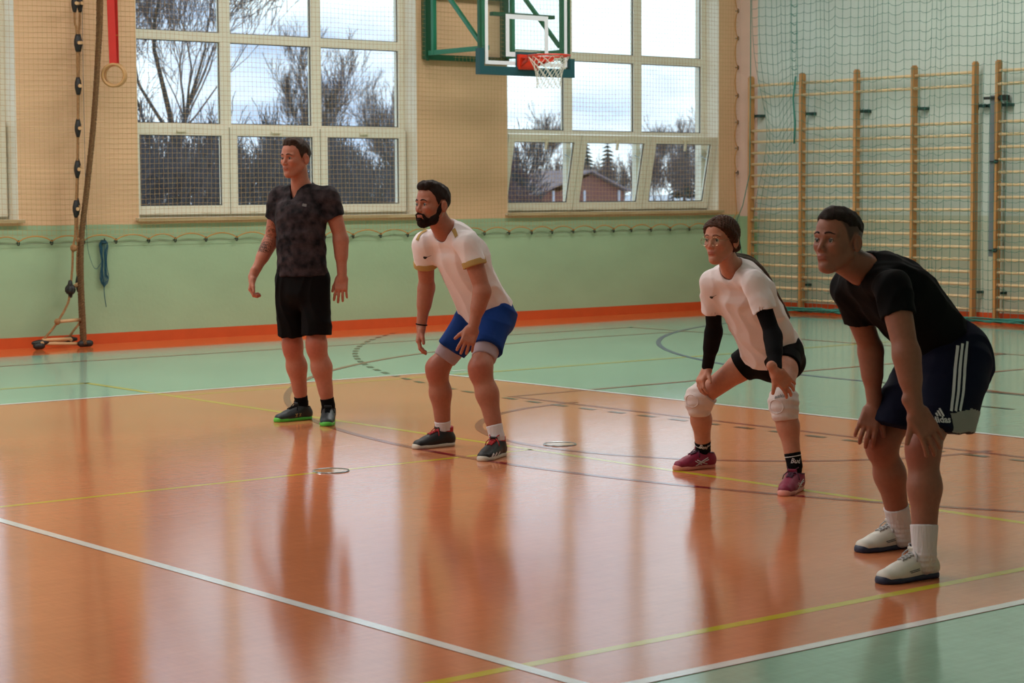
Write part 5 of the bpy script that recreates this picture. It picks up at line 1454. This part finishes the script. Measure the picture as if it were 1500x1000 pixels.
mb = MB(); n_ = len(tail); R = np.random.default_rng(8)
for k in range(16):
    a = 2 * PI * k / 16; rr = .016 * (.35 + .65 * ((k * 5) % 7) / 6)
    off = np.array([math.cos(a), .6 * math.sin(a), math.sin(a)]) * rr
    t_ = np.linspace(0, 1, n_)[:, None]; P_ = tail + off * (.7 + .7 * np.sin(t_ * PI)) * (1 - t_ * .55) + .003 * np.sin(t_ * 12 + k)
    mb.tube(P_[: n_ - (k * 3) % 5], np.linspace(.011, .004, n_)[: n_ - (k * 3) % 5], 6)
link('ponytail', mb.mesh('ponytail', M_hairL, True, F.org), F.root)
link('hair_tie', MB().tube([tail[3] + .022 * (A_[1] * math.cos(a) + unit(A_[2] * .8 + A_[0] * .6) * math.sin(a)) for a in np.linspace(0, 2 * PI, 17)[:-1]], .006, 6, closed=True).mesh('hair_tie', M_blk, True, F.org), F.root)
eyeglasses(F)
e_, _ = Surf(F.out['head']).near(W_(-.012, .085, -.032))
link('earring', MB().tube([e_ + A_[1] * .003 + A_[2] * -.003 + .0045 * (A_[0] * math.cos(a) + A_[2] * math.sin(a)) for a in np.linspace(0, 2 * PI, 13)[:-1]], .0012, 5, closed=True).mesh('earring', M_metal, True, F.org), F.root)
wr = wrinkle([((.5, .2, .8), 34, .5), (tuple(F.lt), 62, .5), ((.7, .5, .5), 90, .3)], .0042, 6)
o, vf = shirt(F, [(.03, .062, .058), (.13, .135, .090), (.30, .158, .122), (.55, .158, .122), (.80, .162, .126), (1.0, .176, .134), (1.12, .178, .134)],
    dict(r0=.060, r1=.062, t=(.60, .56)), 1.02, crew(.03, .058), M_wht, wr)
link('chest_mark', swoosh(F, vf, [(1040, 434), (1042, 435.5), (1045, 434), (1049.5, 431.5)], .015, M_print_k).mesh('chest_mark', M_print_k, False, F.org), o)
S = Sdf(); S.chain([(sp(.9), .158, .114), (sp(1.0), .164, .120), (sp(1.12), .160, .118)], F.lt, 0); S.cut(sp(.92), -sp.dir(.92))
shorts_legs(S, F, (.33, .30), .090, .085, .05, False); garment(F, 'shorts', S, M_blk)
for sd in ('r', 'l'):
    sh, el, w_ = F.j[sd + 'sh'], F.j[sd + 'el'], F.j[sd + 'wr']
    S = Sdf(); S.rc(sh + (el - sh) * .3, el, .045, .0395, 0); S.rc(el, w_ + (w_ - el) * .1, .0395, .029, .02); S.rc(el + (w_ - el) * .12, el + (w_ - el) * .45, .041, .034, .03); S.cut(w_ - unit(w_ - el) * .004, w_ - el)
    garment(F, 'arm_sleeve', S, M_blk2, .004, 0)
    kn, hp, an = F.j[sd + 'kn'], F.j[sd + 'hip'], F.j[sd + 'an']; S = Sdf(); d1 = unit(hp - kn); d2 = unit(an - kn)
    S.rc(kn + d1 * .09, kn, .076, .066, 0); S.rc(kn, kn + d2 * .11, .066, .058, .04); S.rc(kn + F.fw * .024 + d1 * .01, kn + F.fw * .024 + d2 * .045, .054, .050, .03)
    S.cut(kn + d1 * (.045 if sd == 'l' else .06), d1); S.cut(kn + d2 * .085, d2); S.disp(lambda P, kn=kn: .002 * np.sin(P @ np.array([30, 20, 140.]) ) * 1.0)
    c = kn + F.fw * .076 - F.up * .012
    o2, kvf = garment(F, 'knee_pad', S, M_pad_w, .0042, 0)
    sf2 = Surf(kvf); mb = MB(); pts = []
    for a in np.linspace(0, 2 * PI, 25)[:-1]:
        q, nn = sf2.near(c + F.lt * .040 * math.cos(a) + F.up * .034 * math.sin(a)); pts.append(q + nn * .0005)
    mb.tube(pts, .003, 5, closed=True); link('seam', mb.mesh('seam', M_pad_w, True, F.org), o2)
    if sd == 'l':
        mb = MB(); text_on(mb, sf2, 'asics', 1142, 580, .030, (1, -.12), .002, .03, .3); link('print', mb.mesh('print', M_print_g, False, F.org), o2)
for sd, tp, (hl_, toe) in (('r', (1030, 642, -.38), ((1038, 686), (978, 691.5))), ('l', (1163, 662, .42), ((1172, 712), (1150, 722)))):
    o3, svf = sock(F, sd, tp, M_blk2, .006)
    an, kn = F.j[sd + 'an'], F.j[sd + 'kn']; d = unit(kn - an); t_ = (F.J(*tp) - an) @ d
    S = Sdf(); ra = F.legs['ankle'] + .0075 + max(0, t_ - .02) * .09; S.rc(an, an + d * (t_ + .05), F.legs['ankle'] + .0075, ra + .004, 0); S.cut(an + d * (t_ - .016), d); S.cut(an + d * (t_ - .022), -d)
    fig_obj('sock_stripe', S.mesh(.0025), M_print_w, o3, F.org)
    mb = MB(); u_, v_ = ((1030, 655) if sd == 'r' else (1165, 675)); text_on(mb, Surf(svf), 'Bud', u_, v_, .034, (1, 0), .002, .01, .35); link('print', mb.mesh('print', M_print_w, False, F.org), o3)
    H_ = bp(*hl_, 2, 0); T_ = bp(*toe, 2, 0); v = unit(T_ - H_); T_ = H_ + v * .262; dl = an - (H_ + v * .07); dl[2] = 0; H_ = H_ + dl; T_ = T_ + dl
    so, up, P = shoe(F.root, F.org, H_, T_, (M_mag, M_psole, M_lace_p), wid=.043, high=.08)
    mb = MB(); sf2 = Surf(up)
    for pp in (((.30, .06, .018), (.55, .05, .055)), ((.42, .06, .018), (.60, .05, .050)), ((.28, .06, .05), (.58, .05, .020)), ((.30, .06, .062), (.50, .06, .035))):
        a_, b_ = P(*pp[0]), P(*pp[1]); pts = []
        for q in np.linspace(0, 1, 8): c, nn = sf2.near(a_ + (b_ - a_) * q); pts.append(c + nn * .001)
        mb.tube(pts, .0026, 4)
    link('side_mark', mb.mesh('side_mark', M_print_w, True, F.org), so)

# ------------------------------------------------------------------ 4: man bending far forward, black shirt and navy shorts
F = Fig(180, [(1305, 805), (1345, 846)])
F.set(top=(1229, 308, 0), chin=(1210, 397, 0), neck=(1264, 394, 0), rsh=(1243, 422, -.165), lsh=(1308, 422, .185),
      rel=(1275, 508, -.22), lel=(1327, 514, .27), rwr=(1281, 596, -.20), lwr=(1341, 600, .31), pelv=(1388, 524, 0),
      rhip=(1372, 530, -.09), lhip=(1402, 530, .095), rkn=(1292, 648, -.2), lkn=(1353, 657, .22), ran=(1320, 775, -.22), lan=(1354, 812, .27))
F.tmax = 1.0; F.legs = dict(hip=.096, knee=.055, calf=.057, ankle=.037, tb=.004)
nb, pv = F.j['neck'], F.j['pelv']; ax = unit(pv - nb); F.dep = unit(np.cross(F.lt, ax)); F.dep = F.dep if F.dep @ F.fw > 0 else -F.dep
F.spine = spine_of(F, [nb - F.dep * .01, nb * .7 + pv * .3 - F.dep * .03, nb * .35 + pv * .65 - F.dep * .03, pv])
st = [(.04, .07, .065), (.14, .150, .095), (.32, .168, .118), (.55, .156, .110), (.80, .152, .108), (1.0, .168, .120), (1.10, .168, .120)]
make_person(F, 'man bending forward with hands on knees, black T-shirt and navy shorts with three white stripes', dict(dir=(184, 3), s=1.0, neck_r=.058, p=dict(jaw=1.0)), st,
    dict(r=dict(r0=.050, r1=.045, r2=.029, d=F.J(1266, 638, -.18) - F.j['rwr'], n=np.array([.75, .6, -.3]), curl=(20, 32, 26), thumb=(34, 10), s=1.05),
         l=dict(r0=.052, r1=.046, r2=.030, d=F.J(1368, 645, .36) - F.j['lwr'], n=np.array([.55, .75, -.30]), curl=(8, 20, 18), thumb=(42, 0), spread=5, s=1.1)),
    F.legs, (148, 94, 74), dict(brow_m=M_hairD, stubble=((52, 38, 36), .8), iris=(50, 44, 40), brow=.004), None)
hair_short(F, M_hairD, rad=(.0975, .079, .0925), extra=[((.02, 0, .098), (.062, .052, .034))], hl=([-.13, -.11, -.09, -.06, -.03, .02, .045, .065, .10], [-.01, .004, .022, .040, .050, .060, .074, .082, .085]))
wr = wrinkle([((.6, .2, .75), 34, .5), (tuple(F.lt), 60, .5), ((.7, .5, .5), 90, .3)], .0042, 9)
o, vf = shirt(F, [(.03, .076, .070), (.13, .158, .104), (.30, .180, .132), (.55, .172, .128), (.80, .170, .126), (.93, .178, .130), (1.05, .182, .132)],
    dict(r0=.070, r1=.064, t=(.50, .44)), .86, crew(.02, .068), M_blk2, wr)
S = Sdf(); sp = F.spine
S.chain([(sp(.74), .164, .118), (sp(.9), .170, .126), (sp(1.0), .172, .138), (sp(1.05), .160, .130)], F.lt, 0); S.cut(sp(.78), -sp.dir(.78))
EN = (F.J(1314, 619, -.15), F.J(1384, 629, .16)); 
for i, sd in enumerate(('r', 'l')):
    fn_, lo_, hi_, e_, d_ = leg_fn(F.j[sd + 'hip'], F.j[sd + 'kn'], .95, .112, .080); n2 = unit(unit(EN[i] - F.j[sd + 'hip']) * .35 + np.array([0, 0, -.65]))
    S._a(lambda P, fn_=fn_, i=i, n2=n2: np.maximum(fn_(P), (P - EN[i]) @ n2), lo_, hi_, .08, 'add')
shorts_legs(S, F, None, .116, (.098, .110), .10, ends=EN); S.disp(wrinkle([((.6, .1, .7), 36, .5), (tuple(F.lt), 36, .4)], .005, 10))
o, vf = garment(F, 'shorts', S, M_navy); sf = Surf(vf)
mb = MB()
for k in range(3):
    strip_on(mb, sf, [(1403 + 6.8 * k + (2 - k) * 0, 506 - 3 * k), (1399 + 7 * k, 540), (1396.5 + 7.2 * k, 575), (1393 + 6.5 * k, 602)], .0115, .0022, 26)
link('side_stripe', mb.mesh('side_stripe', M_print_w, True, F.org), o)
mb = MB(); text_on(mb, sf, 'adidas', 1377, 615, .038, (1, -.02), .0025, .03)
for k, hgt in enumerate((.014, .024, .034)):
    c = (1370.5 + 4.4 * k + .4, 609.6 - 0 * k)
    strip_on(mb, sf, [(c[0] + 2.6, c[1]), (c[0] + 2.6 - hgt * 190, c[1] - hgt * 340)], .0075, .0025, 5)
link('print', mb.mesh('print', M_print_w, False, F.org), o)
# grey back panel of the left hem: the shorts' own surface, a sewn layer 2 mm thick on top of it
V_, F_ = vf; cen = V_[F_].mean(1); nrm = np.cross(V_[F_[:, 2]] - V_[F_[:, 0]], V_[F_[:, 3]] - V_[F_[:, 1]]); nrm /= np.linalg.norm(nrm, axis=1)[:, None] + 1e-12
e = EN[1]; n_ = unit(unit(e - F.j['lhip']) * .35 + np.array([0, 0, -.65])); hq = sf.ray(1394, 612)
lim = (hq[0] - e) @ F.fw; hgt = -((cen - e) @ n_); fx = (cen - e) @ F.fw
sel = (fx < lim) & (hgt < .052 + .03 * np.clip((lim - fx) / .12, 0, 1)) & ((cen - F.R0) @ F.lt > .03) & (nrm @ n_ < .7)
Fs = F_[sel]; vn = np.zeros_like(V_)
for k in range(4): np.add.at(vn, F_[:, k], nrm)
vn /= np.linalg.norm(vn, axis=1)[:, None] + 1e-12
use, inv = np.unique(Fs, return_inverse=True); inv = inv.reshape(Fs.shape)
fig_obj('hem_panel', (V_[use] + vn[use] * .0025, inv), M_greyh, o, F.org)
for sd, tp, (hl_, toe) in (('r', (1320, 734, -.22), ((1330, 796), (1244, 807)) ), ('l', (1357, 768, .27), ((1367, 840), (1285, 852)))):
    sock(F, sd, tp, M_sockw, .008)
    H_ = bp(*hl_, 2, 0); T_ = bp(*toe, 2, 0); v = unit(T_ - H_); T_ = H_ + v * .300; an = F.j[sd + 'an']; dl = an - (H_ + v * .075); dl[2] = 0; H_ = H_ + dl * .6; T_ = T_ + dl * .6
    so, up, P = shoe(F.root, F.org, H_, T_, (M_sh_white, M_nsole, M_lace_g, M_nsole), wid=.050, high=.09)
    mb = MB(); sf2 = Surf(up); f_, l_ = v, np.cross([0, 0, 1.], v)
    for q0, q1 in (((.45, .06, .05), (.62, .06, .045)), ((.44, .06, .042), (.60, .06, .038)), ((.10, .06, .085), (.26, .07, .075))):
        pts = []
        for q in np.linspace(0, 1, 6): c, nn = sf2.near(P(*q0) + (P(*q1) - P(*q0)) * q); pts.append(c + nn * .0008)
        mb.tube(pts, .0016, 4)
    link('side_mark', mb.mesh('side_mark', M_nsole, True, F.org), so)
